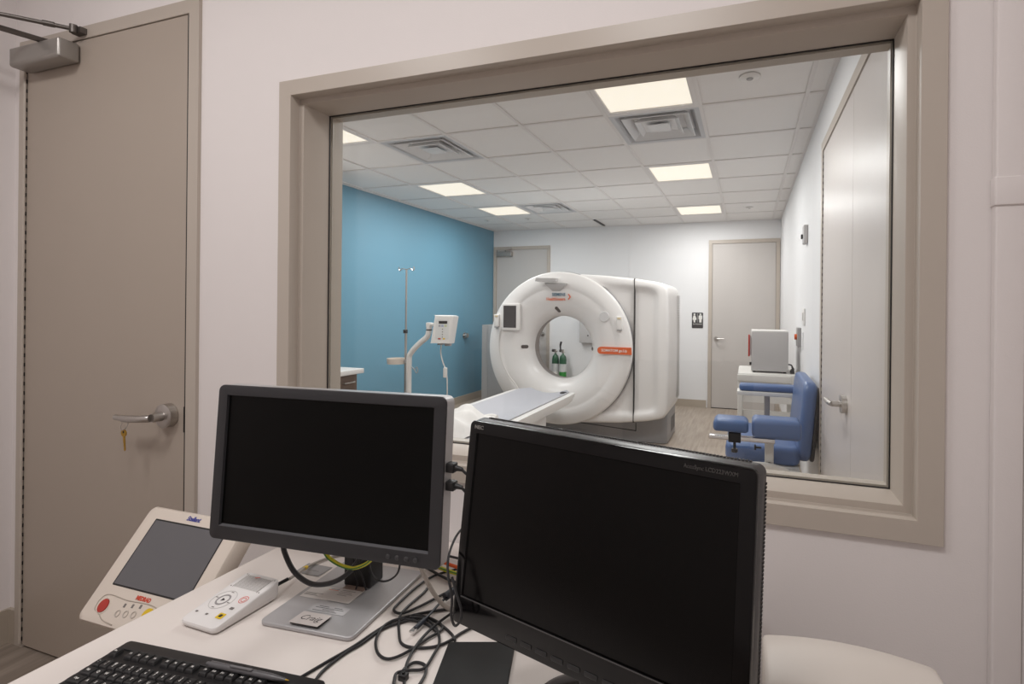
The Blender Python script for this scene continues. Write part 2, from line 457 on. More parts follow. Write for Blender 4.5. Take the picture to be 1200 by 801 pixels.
# continuous hinge with dark slots
MB().cyl((DX0-.003, 1.246, .02), (DX0-.003, 1.246, DZ-.01), .0055, n=10).box(DX0-.028, DX0-.006, 1.2485, 1.2505, .02, DZ-.01).build('hinge', TAUPE, d1, True)
sl = MB()
for k in range(62): sl.box(DX0-.0015, DX0+.0035, 1.2475, 1.2515, .03+k*.0387, .045+k*.0387)
o = sl.build('hinge_slots', DARKSLOT, d1, True); o['kind'] = 'stuff'
MB().box(DX1-.0045, DX1+.0005, 1.2495, 1.252, .962, 1.052).build('strike_slot', DARKSLOT, d1, True)
MB().box(DX1-.004, DX1, 1.252, 1.256, .01, DZ-.002).build('door_gap', DARKSLOT, d1, True)
h = MB().cyl((-1.960, 1.25, 1.018), (-1.960, 1.226, 1.018), .042, n=40).cyl((-1.960, 1.226, 1.018), (-1.960, 1.223, 1.018), .041, .036, n=40).build('handle_rose', STEEL, d1, True)
MB().cyl((-1.960, 1.225, 1.018), (-1.960, 1.19, 1.018), .0155, n=24).tube([(-1.960, 1.186, 1.018), (-1.975, 1.178, 1.017), (-2.02, 1.174, 1.014), (-2.075, 1.174, 1.012)], .0125, n=16).build('lever', STEEL, h, True)
MB().cyl((-2.072, 1.174, 1.012), (-2.12, 1.176, 1.013), .0095, n=16).build('lever_tip', STEEL, h, True)
# closer
cb = MB().rbox(-2.787, -2.478, 2.345, 2.420, 1.180, 1.25, .008, .012, axis='y').build('door_closer', ALU, d1, True)
MB().tube([(-2.600, 1.215, 2.430), (-2.70, 1.02, 2.442), (-2.80, .82, 2.452)], .011, n=8, smooth=False).cyl((-2.600, 1.215, 2.42), (-2.600, 1.215, 2.436), .016).build('main_arm', mat('arm_dark', (104, 98, 94), .4, metal=.7, var=0), cb, True)
MB().box(-2.49, -2.44, 1.228, 1.25, 2.452, 2.474).cyl((-2.464, 1.22, 2.448), (-2.464, 1.22, 2.478), .012).build('arm_bracket', MATS['arm_dark'], cb, True)
MB().tube([(-2.466, 1.222, 2.464), (-2.63, 1.03, 2.46), (-2.80, .82, 2.456)], .0075, n=10, smooth=False).cyl((-2.52, 1.158, 2.463), (-2.50, 1.182, 2.4635), .010).build('forearm', MATS['arm_dark'], cb, True)

kr = thing('door_key', 'brass key hanging from the lever of the taupe control room door', 'key', (-2.07, 1.172, .94))
ring = MB(); ring.tube([(-2.066+.016*math.cos(a), 1.172+.006*math.sin(a), .990+.016*math.sin(a)) for a in [2*math.pi*k/16 for k in range(17)]], .0013, n=6)
ring.build('key_ring', STEEL, kr, True)
K = MB()
bow = [(-2.068+.0135*math.cos(a), .962+.0125*math.sin(a)) for a in [2*math.pi*k/18 for k in range(18)]]
K.prism(bow, 1.1705, 1.1735, 'y').prism([(-2.072, .952), (-2.062, .952), (-2.058, .905), (-2.062, .900), (-2.066, .905), (-2.0655, .915), (-2.068, .918), (-2.067, .925), (-2.0695, .93)], 1.171, 1.173, 'y')
K.build('key_blade', BRASS, kr, True)
MB().prism([(-2.068+.004*math.cos(a), .966+.004*math.sin(a)) for a in [2*math.pi*k/10 for k in range(10)]], 1.1702, 1.1738, 'y').build('key_hole', DARKSLOT, kr, True)

def back_door(name, label, x0, x1, zt, leafm, hx, hdir, hz=1.0):
    t = thing(name, label, 'door', ((x0+x1)/2, YN, 0), kind='structure')
    y0 = YN-.022
    F = MB()
    for a in ((x0-.05, x0, 0, zt+.05), (x1, x1+.05, 0, zt+.05), (x0, x1, zt, zt+.05)): F.box(a[0], a[1], y0, YN, a[2], a[3])
    F.build('frame', TAUPE, t, True)
    MB().box(x0+.003, x1-.003, YN-.008, YN-.001, .012, zt-.003).build('leaf', leafm, t, True)
    MB().box(x0, x1, YN-.004, YN, 0, .012).box(x0, x0+.003, YN-.004, YN, 0, zt).box(x1-.003, x1, YN-.004, YN, 0, zt).build('door_gap', DARKSLOT, t, True)
    if hx: lever(t, (hx, YN-.008, hz), (0, -1, 0), .11, hdir, .032)
    return t
back_door('door_2', 'taupe restroom door in the far right corner', -.49, .372, 2.365, GREYDOOR, -.425, (1, 0, 0), 1.0)
d3 = back_door('door_3', 'light taupe door with closer behind the scanner', -3.955, -3.055, 2.365, GREYDOOR, -3.12, (-1, 0, 0))
MB().rbox(-3.93, -3.66, 2.255, 2.335, YN-.08, YN-.008, .008, .01, axis='y').build('door_closer', ALU, d3, True)
MB().tube([(-3.78, YN-.045, 2.345), (-3.72, YN-.2, 2.36), (-3.66, YN-.05, 2.385)], .009, n=8, smooth=False).build('closer_arm', STEEL, d3, True)
# door in the right wall, near the window
d4 = thing('door_4', 'glossy light taupe door in the right wall beside the blue chair', 'door', (XE, 2.79, 0), kind='structure')
F = MB()
for a in ((3.245, 3.30, 0, 2.41), (1.645, 1.70, 0, 2.41), (1.70, 3.245, 2.355, 2.41)): F.box(XE-.018, XE, a[0], a[1], a[2], a[3])
F.build('frame', TAUPE, d4, True)
GLOSSD = mat('gloss_door', (200, 192, 188), .36, var=.015, scale=3)
MB().box(XE-.012, XE-.001, 2.362, 3.238, .012, 2.35).build('leaf', GLOSSD, d4, True)
MB().box(XE-.012, XE-.001, 1.705, 2.359, .012, 2.35).build('leaf', GLOSSD, d4, True)
sl = MB()
for k in range(60): sl.box(XE-.015, XE-.011, 3.238, 3.244, .04+k*.0385, .055+k*.0385)
o = sl.build('hinge_slots', DARKSLOT, d4, True); o['kind'] = 'stuff'
MB().box(XE-.004, XE, 3.238, 3.245, 0, 2.35).build('door_gap', DARKSLOT, d4, True)
h = MB().cyl((XE-.012, 2.47, 1.0), (XE-.034, 2.47, 1.0), .04, n=28).build('handle_rose', STEEL, d4, True)
MB().cyl((XE-.034, 2.47, 1.0), (XE-.07, 2.47, 1.0), .013).tube([(XE-.07, 2.465, 1.0), (XE-.078, 2.50, 1.0), (XE-.078, 2.59, 1.0)], .011, n=12).build('lever', STEEL, h, True)

# surface raceway on the control side
t = thing('cable_raceway', 'white vertical cable raceway with coupling at the right edge', 'raceway', (.505, CN, 0))
MB().rbox(.483, .5345, CN-.022, CN, 0, CCH, .004, .001).build('cover', WALL, t, True)
MB().rbox(.480, .5348, CN-.026, CN, 1.632, 1.690, .004, .002).build('coupling', WALL, t, True)

# ================================================================== SCANNER ROOM THINGS
GX, GZ = -1.94, .985
g = thing('ct_scanner', 'large white ring-shaped body scanner on grey base', 'scanner', (GX, 5.55, 0))
out = [(GX+.80*math.cos(R(a)), GZ+.80*math.sin(R(a))) for a in range(90, 271, 4)]
out += [(-1.6, .20), (-1.25, .225), (-.98, .262), (-.83, .295), (-.785, .32), (-.762, .37), (-.755, .6), (-.752, 1.05), (-.762, 1.58), (-.775, 1.63), (-.80, 1.665), (-.86, 1.69), (-1.1, 1.728), (-1.45, 1.765), (-1.75, 1.785)]
def cast(t):
    dx, dz = math.cos(t), math.sin(t); best = 0
    for i in range(len(out)):
        ax, az = out[i][0]-GX, out[i][1]-GZ; bx, bz = out[(i+1) % len(out)][0]-GX, out[(i+1) % len(out)][1]-GZ
        ex, ez = bx-ax, bz-az; den = dx*ez-dz*ex
        if abs(den) < 1e-9: continue
        k = (ax*ez-az*ex)/den; s_ = (ax*dz-az*dx)/den
        if k > 0 and -1e-6 <= s_ <= 1+1e-6: best = max(best, k)
    return best
NA = 200
ang = [2*math.pi*k/NA for k in range(NA)]; rad = [cast(t) for t in ang]
def grow(e, y, fixed=None):
    return [(GX+(fixed or (r_-e))*math.cos(t), y, GZ+(fixed or (r_-e))*math.sin(t)) for t, r_ in zip(ang, rad)]
B = MB()
B.loft([grow(0, 5.14, .40), grow(.22, 5.112), grow(.18, 5.110), grow(.15, 5.104), grow(.125, 5.088), grow(.105, 5.079), grow(.08, 5.076), grow(.03, 5.077), grow(.012, 5.084), grow(.003, 5.100), grow(0, 5.125), grow(0, 5.90), grow(.01, 5.935), grow(.04, 5.955), grow(0, 5.955, .655), grow(0, 5.62, .52), grow(0, 5.42, .42), grow(0, 5.37, .360)], False, False)
B.build('body_cover', GANTRY, g, True, ang=50)
MB().lathe([(.80, 5.12), (.818, 5.11), (.822, 5.062), (.818, 5.048), (.805, 5.040), (.72, 5.034), (.662, 5.031), (.656, 5.0345), (.63, 5.035)]+[(.63-.286*math.sin(R(a_)), 5.035+.20*(1-math.cos(R(a_)))) for a_ in range(6, 91, 6)], (GX, 0, GZ), 'y', 128).build('front_ring', GANTRY, g, True, ang=50)
MB().lathe([(.344, 5.235), (.347, 5.24), (.35, 5.36), (.362, 5.372)], (GX, 0, GZ), 'y', 96).build('bore_band', mat('bore_band', (140, 128, 120), .4), g, True)
MB().lathe([(.80, 5.108), (.826, 5.106), (.829, 5.10), (.826, 5.092), (.80, 5.09)], (GX, 0, GZ), 'y', 128).build('ring_seam', GREYBASE, g, True)
MB().rbox(-2.62, -.79, 5.262, 5.925, .004, .36, .06, .004).build('base', GREYBASE, g, True)
MB().rbox(-2.60, -.80, 5.27, 5.915, 0, .006, .06, .001).build('base_foot', DARKSLOT, g, True)
MB().box(-1.114, -1.106, 5.072, 5.12, .245, 1.728).build('panel_seam', DARKSLOT, g, True)
MB().prism([(-1.9, .170), (-1.118, .122), (-1.118, .114), (-1.9, .162)], 5.258, 5.263, 'y').box(-1.124, -1.117, 5.258, 5.263, .114, .20).build('base_seam', DARKSLOT, g, True)
# side vent: a panel of narrow slats on the right flank
vp = MB()
for k in range(58):
    z = .42+k*.02; vp.box(-.760, -.746, 5.72, 5.90, z, z+.009)
o = vp.build('vent_slats', mat('vent_slat', (196, 193, 190), .5, var=0), g, True); o['kind'] = 'stuff'
vp = MB()
for k in range(9): 
    for j in range(6): vp.box(-.792, -.7885, 5.55+j*.05, 5.575+j*.05, .07+k*.018, .08+k*.018)
o = vp.build('base_vent_holes', DARKSLOT, g, True); o['kind'] = 'stuff'
# tablet
tb = MB().rbox(-2.585, -2.368, 1.165, 1.460, 5.002, 5.035, .012, .006, axis='y').build('tablet', WHITE, g, True, label='white tablet with a dark screen on the ring')
MB().box(-2.566, -2.412, 5.0005, 5.003, 1.195, 1.438).build('tablet_screen', mat('tablet_glass', (66, 62, 62), .25, var=0), tb, True)
MB().box(-2.53, -2.42, 5.03, 5.06, 1.25, 1.37).build('tablet_mount', GANTRY, tb, True)
for x0, z0 in ((-2.69, 1.205), (-1.285, 1.20)):
    hs = MB().rbox(x0, x0+.062, z0, z0+.135, 5.012, 5.045, .006, .005, axis='y').build('handset', WHITE, g, True)
    MB().rbox(x0+.012, x0+.05, z0+.105, z0+.125, 5.009, 5.0125, .003, .001, axis='y').build('handset_button', mat('handset_amber', (214, 196, 160), .5, var=0), hs, True)
    MB().rbox(x0+.008, x0+.054, z0-.012, z0-.001, 5.005, 5.045, .003, .002, axis='y').build('handset_clip', CABGREY, hs, True)
MB().cyl((-1.418, 5.024, 1.33), (-1.418, 5.037, 1.33), .052, .056, n=40).build('round_badge', mat('badge_grey', (206, 204, 204), .4, var=0), g, True)
# camera shelf at the top
sh = MB().prism([(-2.16, 1.70), (-1.93, 1.695), (-1.925, 1.73), (-2.15, 1.735)], 4.93, 5.01, 'y').build('camera_shelf', GREYBOX, g, True)
MB().loft([[(-2.07, 4.98, 1.69), (-1.83, 4.98, 1.68), (-1.83, 5.05, 1.68), (-2.07, 5.05, 1.69)], [(-2.06, 4.98, 1.665), (-1.84, 4.98, 1.655), (-1.84, 5.05, 1.655), (-2.06, 5.05, 1.665)], [(-2.0, 5.025, 1.60), (-1.91, 5.025, 1.60), (-1.91, 5.05, 1.60), (-2.0, 5.05, 1.60)]]).build('shelf_bracket', GREYBOX, sh, True)
# laser windows
for c_, L_v, hl in (((-1.962, 5.118, 1.398), (-.42, -.66, .62), .042), ((-2.352, 5.122, .984), (-.70, -.71, 0), .042), ((-1.586, 5.175, .98), (.55, -.83, 0), .036)):
    rr_ = math.hypot(c_[0]-GX, c_[2]-GZ); c_ = (c_[0], 5.035+.2*(1-math.sqrt(max(0, 1-((.63-rr_)/.286)**2))), c_[2])
    c_ = Vector(c_); L1 = Vector(L_v).normalized(); rd = Vector((GX-c_.x, 0, GZ-c_.z)).normalized()
    N1 = (rd*.7+Vector((0, -.7, 0))); N1 = (N1-L1*N1.dot(L1)).normalized(); T1 = L1.cross(N1)
    mb = MB().rbox(-hl, hl, -.019, .019, -.012, .004, .017, .002)
    mb.v = [tuple(c_+L1*p[0]+T1*p[1]+N1*p[2]) for p in mb.v]
    mb.build('laser_window', mat('laser_glass', (78, 70, 66), .2, var=0), g, True)
# handset cord
MB().tube([(-2.60, 5.02, 1.2), (-2.63, 5.025, 1.05), (-2.60, 5.02, .85), (-2.50, 5.0, .68), (-2.40, 4.98, .58), (-2.33, 4.95, .50)], .006).build('cord', CABLEW, g, True)
# orange badge and lettering
lab = rr(-1.485, -1.13, .945, 1.018, .035, 6)
lab = [(-1.485+.036-.036*math.cos(R(a)), .9815+.0365*math.sin(R(a))) for a in range(-90, 91, 12)]+[(-1.128, 1.018), (-1.122, .945)]
ol = MB().prism(lab, 5.018, 5.04, 'y').build('badge', ORANGE, g, True, label='orange badge with white lettering')
text('SOMATOM go.Up', .036, WPRINT, ol, (-1.305, 5.0172, .982), world=True, bold=.0006)
text('SIEMENS', .046, TEAL, g, (-1.85, 5.030, 1.560), world=True, align='RIGHT', bold=.001, xs=.9)
text('Healthineers', .046, ORP, g, (-1.85, 5.0325, 1.512), world=True, align='RIGHT', bold=.001, xs=.93)
MB().prism([(-1.822, 1.562), (-1.812, 1.568), (-1.788, 1.537), (-1.812, 1.505), (-1.822, 1.511), (-1.801, 1.537)], 5.027, 5.034, 'y').build('emblem', ORP, g, True)

# patient table
t = thing('patient_table', 'long white scanner table with grey mat pointing at the ring', 'table', (GX, 3.6, 0))
TZ = .58
def table_loop(y, hw, drop=0, z=TZ):
    pts = []
    for k in range(13):
        u = -1+2*k/12
        s_ = abs(u)
        zz = z-.045*(1-min(1, s_/.82)**2) if s_ < .82 else z
        pts.append((GX+u*hw, y, zz-drop))
    return pts
prof = [(1.75, .34), (4.45, .34), (4.62, .335), (4.70, .32)]
top = [table_loop(y, hw) for y, hw in prof]
loops = []
for (y, hw), l in zip(prof, top):
    thick = .10 if y < 4.5 else (.075 if y < 4.65 else .05)
    low = [(GX+u*hw, y, TZ-th) for u, th in ((1, .03), (.97, thick*.8), (.75, thick), (-.75, thick), (-.97, thick*.8), (-1, .03))]
    loops.append(l+low)
MB().loft(loops).build('table_top', WHITE, t, True, ang=30)
ml = []
for y in (1.9, 2.6, 3.3, 4.0, 4.5, 4.66, 4.80):
    hw = .275 if y < 4.7 else .20
    lift = 0 if y < 4.6 else (.003 if y < 4.7 else .0)
    row = [(GX+(-1+2*k/12)*hw, y, TZ+.008+lift-.043*(1-abs(-1+2*k/12)**2)) for k in range(13)]
    ml.append(row+[(x, yy, z-.006) for x, yy, z in reversed(row)])
MB().loft(ml).build('mat', MATGREY, t, True, ang=30)
for sx in (-1, 1):
    MB().box(GX+sx*.272-.004, GX+sx*.272+.004, 1.9, 4.55, TZ-.002, TZ+.004).build('rail_seam', CABGREY, t, True)
MB().rbox(GX+.19, GX+.245, 4.62, 4.69, TZ-.004, TZ+.006, .01, .003).build('release_grip', DARKSLOT, t, True)
MB().rbox(GX-.30, GX+.30, 1.85, 4.05, .40, .50, .05, .03).build('carriage', WHITE, t, True)
MB().rbox(GX-.24, GX+.255, 2.3, 4.20, .16, .44, .10, .03).build('pedestal', WHITE, t, True)
MB().rbox(GX-.30, GX+.40, 2.2, 4.30, .0, .20, .05, .03).build('foot', WHITE, t, True)
MB().rbox(GX+.24, GX+.37, 4.05, 4.25, .19, .33, .01, .008).build('pedal_box', WHITE, t, True)
# folded linen on the near end
L_ = MB(); NL = 26; MLr = 20; vv = []; ff = []
for i in range(NL):
    for j in range(MLr):
        u, v = i/(NL-1), j/(MLr-1)
        x = GX-.30+u*.56; y = 2.55+v*.72
        e = max(0, 1-(2*abs(u-.5))**8)*max(0, 1-(2*abs(v-.5))**8)
        z = TZ+.014+e*(.08+.03*math.sin(9*u+3*v)+.016*math.sin(17*u*v+5)+.014*math.cos(22*v-9*u))+.006*random.random()*e
        vv.append((x, y, z))
for i in range(NL-1):
    for j in range(MLr-1): ff.append((i*MLr+j, (i+1)*MLr+j, (i+1)*MLr+j+1, i*MLr+j+1))
ob = thing('folded_sheet', 'crumpled white sheet folded on the near end of the scanner table', 'sheet', (GX, 2.9, TZ))
L_.add(vv, ff).box(GX-.29, GX+.25, 2.57, 3.25, TZ+.009, TZ+.0145).build('sheet', LINEN, ob, True, ang=80)
MB().tube([(GX-.29+.03*k, 3.262+.008*math.sin(k*1.3), TZ+.034+.008*math.sin(k*.9)) for k in range(18)], .02, n=10).build('rolled_hem', LINEN, ob, True)

# injector on its stand
iy = 4.2
t = thing('contrast_injector', 'white contrast injector head on a bent white post', 'injector', (-3.19, iy, 0))
MB().tube([(-3.19, iy, .06), (-3.19, iy, .5), (-3.19, iy, .86), (-3.172, iy, .95), (-3.08, iy, 1.045), (-2.985, iy, 1.12), (-2.962, iy, 1.18), (-2.96, iy, 1.225)], .027, n=16).build('post', WHITE, t, True)
MB().cyl((-2.96, iy, 1.185), (-2.96, iy, 1.197), .0285).build('collar', BLACK, t, True)
MB().rbox(-2.985, -2.935, iy-.025, iy+.025, 1.215, 1.262, .012, .008).cyl((-2.95, iy, 1.242), (-2.86, iy, 1.242), .018).build('elbow', WHITE, t, True)
MB().cyl((-2.885, iy, 1.242), (-2.868, iy, 1.242), .025).build('knuckle', CABGREY, t, True)
hd = MB()
hd.loft([[(a*.965+.0-.005, b*.9+.008, z) for a, b in rr(-.097, .097, -.075, .075, .022)] if e else [(a+sh_, b, z) for a, b in rr(-.097, .097, -.075, .075, .022)] for z, sh_, e in ((-.135, -.022, 0), (-.12, -.018, 0), (.1, .012, 0), (.125, .016, 0), (.135, .018, 1))])
hdo = hd.build('head', WHITE, t, ang=40); hdo.location = (-2.78+3.19, 0, 1.20); hdo.rotation_euler = (R(-3), 0, R(14))
LOC[hdo.name] = (0, 0, 0)
pl = MB().loft([[(-.055+.085*.0+a, -.0765, z) for a, z in rr(-.012, .12, -.095, .092, .01)], [(-.055+a, -.0742, z) for a, z in rr(-.012, .12, -.095, .092, .01)]])
pl.build('keypad', mat('keypad_pale', (214, 214, 212), .5, var=0), hdo)
MB().box(-.035, .047, -.0785, -.0765, .052, .078).build('display', DARKSLOT, hdo)
for k, (cx_, m_) in enumerate(((-.028, GPRINT), (.0, BPRINT), (.03, mat('keypad_green', (190, 200, 150), .5, var=0)))):
    MB().rbox(cx_-.010, cx_+.012, .022, .042, -.0782, -.0765, .003, .0005, axis='y').build('button', mat('key_%d' % k, ((166, 166, 172), (160, 170, 196), (196, 202, 160))[k], .5, var=0), hdo)
for z in (-.0, -.025, -.05, -.075): MB().rbox(-.002, .008, z-.005, z+.005, -.0782, -.0765, .003, .0005, axis='y').build('button', GPRINT, hdo)
MB().rbox(-.04, -.012, -.098, -.084, -.0785, -.0765, .006, .0005, axis='y').build('button', RED, hdo)
MB().rbox(.008, .03, -.098, -.084, -.0785, -.0765, .006, .0005, axis='y').build('button', YEL, hdo)
MB().cyl((-.04, 0, -.13), (-.04, 0, -.152), .03).cyl((.035, 0, -.13), (.035, 0, -.16), .034).build('syringe_port', CABGREY, hdo)
MB().tube([(-2.82, iy, 1.06), (-2.825, iy, .97), (-2.80, iy, .88), (-2.765, iy, .80), (-2.75, iy, .68), (-2.76, iy, .5), (-2.85, iy, .3), (-3.1, iy, .1)], .006).build('cord', CABLEW, t, True)
MB().rbox(-2.785, -2.755, .735, .83, iy-.02, iy+.012, .006, .004, axis='y').build('inline_switch', WHITE, t, True)
MB().cyl((-3.245, iy+.02, .05), (-3.245, iy+.02, 1.79), .009).cyl((-3.245, iy+.02, .05), (-3.245, iy+.02, 1.15), .0125).build('drip_pole', STEEL, t, True)
MB().cyl((-3.25, iy+.02, 1.15), (-3.25, iy+.02, 1.185), .022).cyl((-3.25, iy+.0, 1.168), (-3.215, iy, 1.168), .01).build('pole_clamp', BLACK, t, True)
hk = MB()
for s_ in (-1, 1): hk.tube([(-3.245, iy+.02, 1.785), (-3.245+s_*.05, iy+.02, 1.795), (-3.245+s_*.075, iy+.02, 1.775), (-3.245+s_*.09, iy+.02, 1.79), (-3.245+s_*.085, iy+.02, 1.812)], .005)
hk.build('hook', STEEL, t, True)
MB().lathe([(.001, -.02), (.085, -.02), (.09, .035), (.083, .035), (.078, -.012), (.001, -.012)], (-3.325, iy-.02, .865), 'z', 36).build('cup_tray', CREAM, t, True)
MB().box(-3.245, -3.19, iy-.02, iy, .86, .885).build('tray_bracket', CABGREY, t, True)
MB().tube([(-3.16, iy, .82), (-3.13, iy, .80), (-3.10, iy, .76), (-3.085, iy, .79), (-3.10, iy, .82), (-3.12, iy, .79)], .004).build('cable_hook', CABGREY, t, True)
bs = MB()
for k in range(5):
    a = 2*math.pi*k/5; bs.tube([(-3.19, iy, .09), (-3.19+.30*math.cos(a), iy+.30*math.sin(a), .07)], .022, smooth=False)
    bs.cyl((-3.19+.30*math.cos(a), iy+.30*math.sin(a)-.012, .03), (-3.19+.30*math.cos(a), iy+.30*math.sin(a)+.012, .03), .03)
bs.build('wheel_base', CABGREY, t, True)

# door-stop knob on the blue wall
t = thing('door_stop', 'small round metal stop on the blue wall', 'door stop', (XW, 6.575, .995))
MB().cyl((XW, 6.575, .995), (XW+.03, 6.575, .995), .018).cyl((XW+.03, 6.575, .995), (XW+.06, 6.575, .995), .04, .034, n=24).build('bumper', STEEL, t, True)
MB().cyl((XW, 6.575, .995), (XW+.006, 6.575, .995), .045, n=24).build('plate', STEEL, t, True)
# grey power cabinet in the back corner
t = thing('power_cabinet', 'tall grey equipment cabinet beside the blue wall behind the scanner', 'cabinet', (-3.4, 6.5, 0))
MB().rbox(-3.54, -2.95, 6.42, 6.95, .03, 1.16, .01, .006).build('cabinet_body', CABGREY, t, True)
MB().box(-3.65, -3.545, 6.45, 6.95, 0, 1.165).build('side_panel', mat('panel_grey', (164, 160, 158), .4, var=.01), t, True)
MB().box(-3.52, -2.97, 6.45, 6.92, 0, .03).build('plinth', DARKSLOT, t, True)

# wash counter and wall cupboard by the blue wall, next to the window
t = thing('base_cabinet', 'walnut drawer cabinet under the white counter at left', 'cabinet', (-3.7, 2.9, 0))
MB().box(XW+.012, -3.42, 2.0, 3.74, .1, .80).build('carcass', WOOD, t, True)
for k in range(3):
    y0 = 2.02+k*.575
    for z0, z1 in ((.64, .795), (.38, .635), (.11, .375)):
        dr = MB().rbox(y0, y0+.565, z0, z1, -3.42, -3.40, .002, .002, axis='x', n=1).build('drawer', WOOD, t, True)
        MB().tube([(-3.40, y0+.385, (z0+z1)/2+.012), (-3.375, y0+.39, (z0+z1)/2+.012), (-3.375, y0+.515, (z0+z1)/2+.012), (-3.40, y0+.52, (z0+z1)/2+.012)], .006, smooth=False).build('handle', STEEL, dr, True)
MB().box(XW+.05, -3.46, 2.0, 3.74, 0, .1).build('plinth', DARKSLOT, t, True)
t = thing('countertop', 'white countertop end visible at the left window edge', 'countertop', (-3.68, 2.9, .80))
MB().rbox(XW+.002, -3.352, 1.95, 3.77, .802, .845, .004, .004).build('slab', WHITE, t, True)
MB().box(XW+.002, XW+.02, 1.95, 3.77, .845, .94).build('backsplash', WHITE, t, True)
t = thing('wall_cupboard', 'white wall cupboard cut off by the left window frame', 'cupboard', (-3.85, 2.9, 1.48))
MB().box(XW+.002, -3.715, 2.0, 3.84, 1.48, 2.56).build('carcass', WHITE, t, True)
for k in range(3):
    dr = MB().rbox(2.005+k*.612, 2.607+k*.612, 1.485, 2.555, -3.715, -3.695, .002, .002, axis='x', n=1).build('cupboard_door', WHITE, t, True)
    MB().cyl((-3.695, 2.55+k*.6, 1.54), (-3.67, 2.55+k*.6, 1.54), .008).build('knob', STEEL, dr, True)

# oxygen cylinders seen through the bore
for (x, zt, lab, dy) in ((-2.83, .76, 'green and white oxygen cylinder at left, seen through the scanner bore', 0), (-2.70, .74, 'green oxygen cylinder with green label at right, seen through the scanner bore', -.02)):
    t = thing('oxygen_cylinder', lab, 'gas cylinder', (x, 7.28+dy, 0), group='oxygen cylinders by the back wall')
    MB().lathe([(.001, .02), (.05, .02), (.055, .04), (.055, .60)], cap0=True, n=28).build('tank_body', mat('tank_white', (206, 208, 208), .35, var=.02), t)
    MB().lathe([(.0555, .56), (.0555, .62), (.045, .675), (.02, .70), (.016, .72), (.001, .72)], n=28).build('shoulder', GREENTANK, t)
    MB().lathe([(.0553, .02), (.056, .06), (.056, .12)], n=28).build('boot', GREENTANK, t)
    MB().lathe([(.0558, .36), (.0558, .44)], n=28).build('label', GREENLAB if dy else WPRINT, t)
    MB().cyl((0, 0, .71), (0, 0, .78), .015).cyl((-.03, 0, .75), (.03, 0, .75), .012).build('valve', STEEL, t)
    MB().cyl((-.05, -.01, .76), (-.02, -.01, .76), .022).build('valve_knob', BLACK, t)
    if dy:
        MB().cyl((-.04, 0, .76), (-.045, 0, .84), .012).cyl((-.045, 0, .84), (-.03, 0, .90), .016).build('regulator', BLACK, t)
t = thing('wall_box', 'flat grey metal box on the back wall, seen through the bore', 'wall box', (-2.33, YN, .86))
MB().rbox(-2.47, -2.15, .885, 1.30, YN-.10, YN, .004, .004, axis='y').build('housing', GREYBOX, t, True)
MB().cyl((-2.33, YN-.10, 1.0), (-2.33, YN-.115, 1.0), .01).build('lock', DARKSLOT, t, True)

# restroom sign
t = thing('restroom_sign', 'charcoal restroom sign with two white figures', 'sign', (-.69, YN, 1.15))
MB().rbox(-.772, -.612, 1.145, 1.372, YN-.006, YN, .012, .002, axis='y').build('plate', SIGNDK, t, True)
for s_, x in ((0, -.735), (1, -.650)):
    fgr = MB().cyl((x, YN-.0062, 1.347), (x, YN-.0085, 1.347), .013)
    if s_ == 0: fgr.prism([(x-.012, 1.330), (x+.012, 1.330), (x+.030, 1.275), (x+.024, 1.272), (x+.020, 1.285), (x+.026, 1.262), (x+.012, 1.262), (x+.012, 1.228), (x-.012, 1.228), (x-.012, 1.262), (x-.026, 1.262), (x-.020, 1.285), (x-.024, 1.272), (x-.030, 1.275)], YN-.0085, YN-.0062, 'y')
    else: fgr.prism([(x-.018, 1.331), (x+.018, 1.331), (x+.026, 1.322), (x+.026, 1.275), (x+.017, 1.275), (x+.016, 1.228), (x-.016, 1.228), (x-.017, 1.275), (x-.026, 1.275), (x-.026, 1.322)], YN-.0085, YN-.0062, 'y')
    fgr.build('pictogram', WPRINT, t, True)
MB().box(-.6945, -.6915, YN-.0085, YN-.0062, 1.228, 1.36).build('divider', WPRINT, t, True)
text('RESTROOM', .024, WPRINT, t, (-.692, YN-.0072, 1.203), world=True, extrude=.001)

# devices on the right wall
t = thing('wall_sensor', 'small grey wall device with black knob high on the right wall', 'wall device', (XE, 4.19, 1.93))
MB().rbox(4.13, 4.24, 1.925, 2.065, XE-.03, XE, .006, .006, axis='x').build('housing', GREYBOX, t, True)
MB().cyl((XE-.03, 4.215, 1.985), (XE-.042, 4.215, 1.985), .018).build('knob', DARKSLOT, t, True)
t = thing('light_switch', 'white light switch plate on the right wall above the chair', 'switch', (XE, 4.31, 1.36))
MB().rbox(4.255, 4.375, 1.30, 1.43, XE-.012, XE, .006, .004, axis='x').build('plate', WHITE, t, True)
MB().rbox(4.295, 4.335, 1.335, 1.40, XE-.02, XE-.012, .003, .002, axis='x').build('rocker', WHITE, t, True)
t = thing('emergency_stop', 'grey wall box with a red button beside the grey machine', 'stop button', (XE, 4.63, 1.19))
MB().rbox(4.57, 4.68, 1.11, 1.27, XE-.03, XE, .006, .006, axis='x').build('housing', CABGREY, t, True)
MB().cyl((XE-.03, 4.62, 1.19), (XE-.048, 4.62, 1.19), .024, n=20).build('red_button', ORANGE, t, True)
t = thing('wall_outlet', 'white outlet plate on the right wall left of the red button', 'outlet', (XE, 4.83, 1.18))
MB().rbox(4.78, 4.88, 1.10, 1.26, XE-.014, XE, .006, .004, axis='x').build('plate', WHITE, t, True)
MB().rbox(4.81, 4.85, 1.12, 1.235, XE-.018, XE-.013, .004, .002, axis='x').build('socket', WHITE, t, True)
t = thing('outlet_plate', 'white outlet plate on the right wall right of the red button', 'outlet', (XE, 4.43, 1.17))
MB().rbox(4.39, 4.47, 1.10, 1.24, XE-.008, XE, .006, .003, axis='x').build('plate', WALL2, t, True)
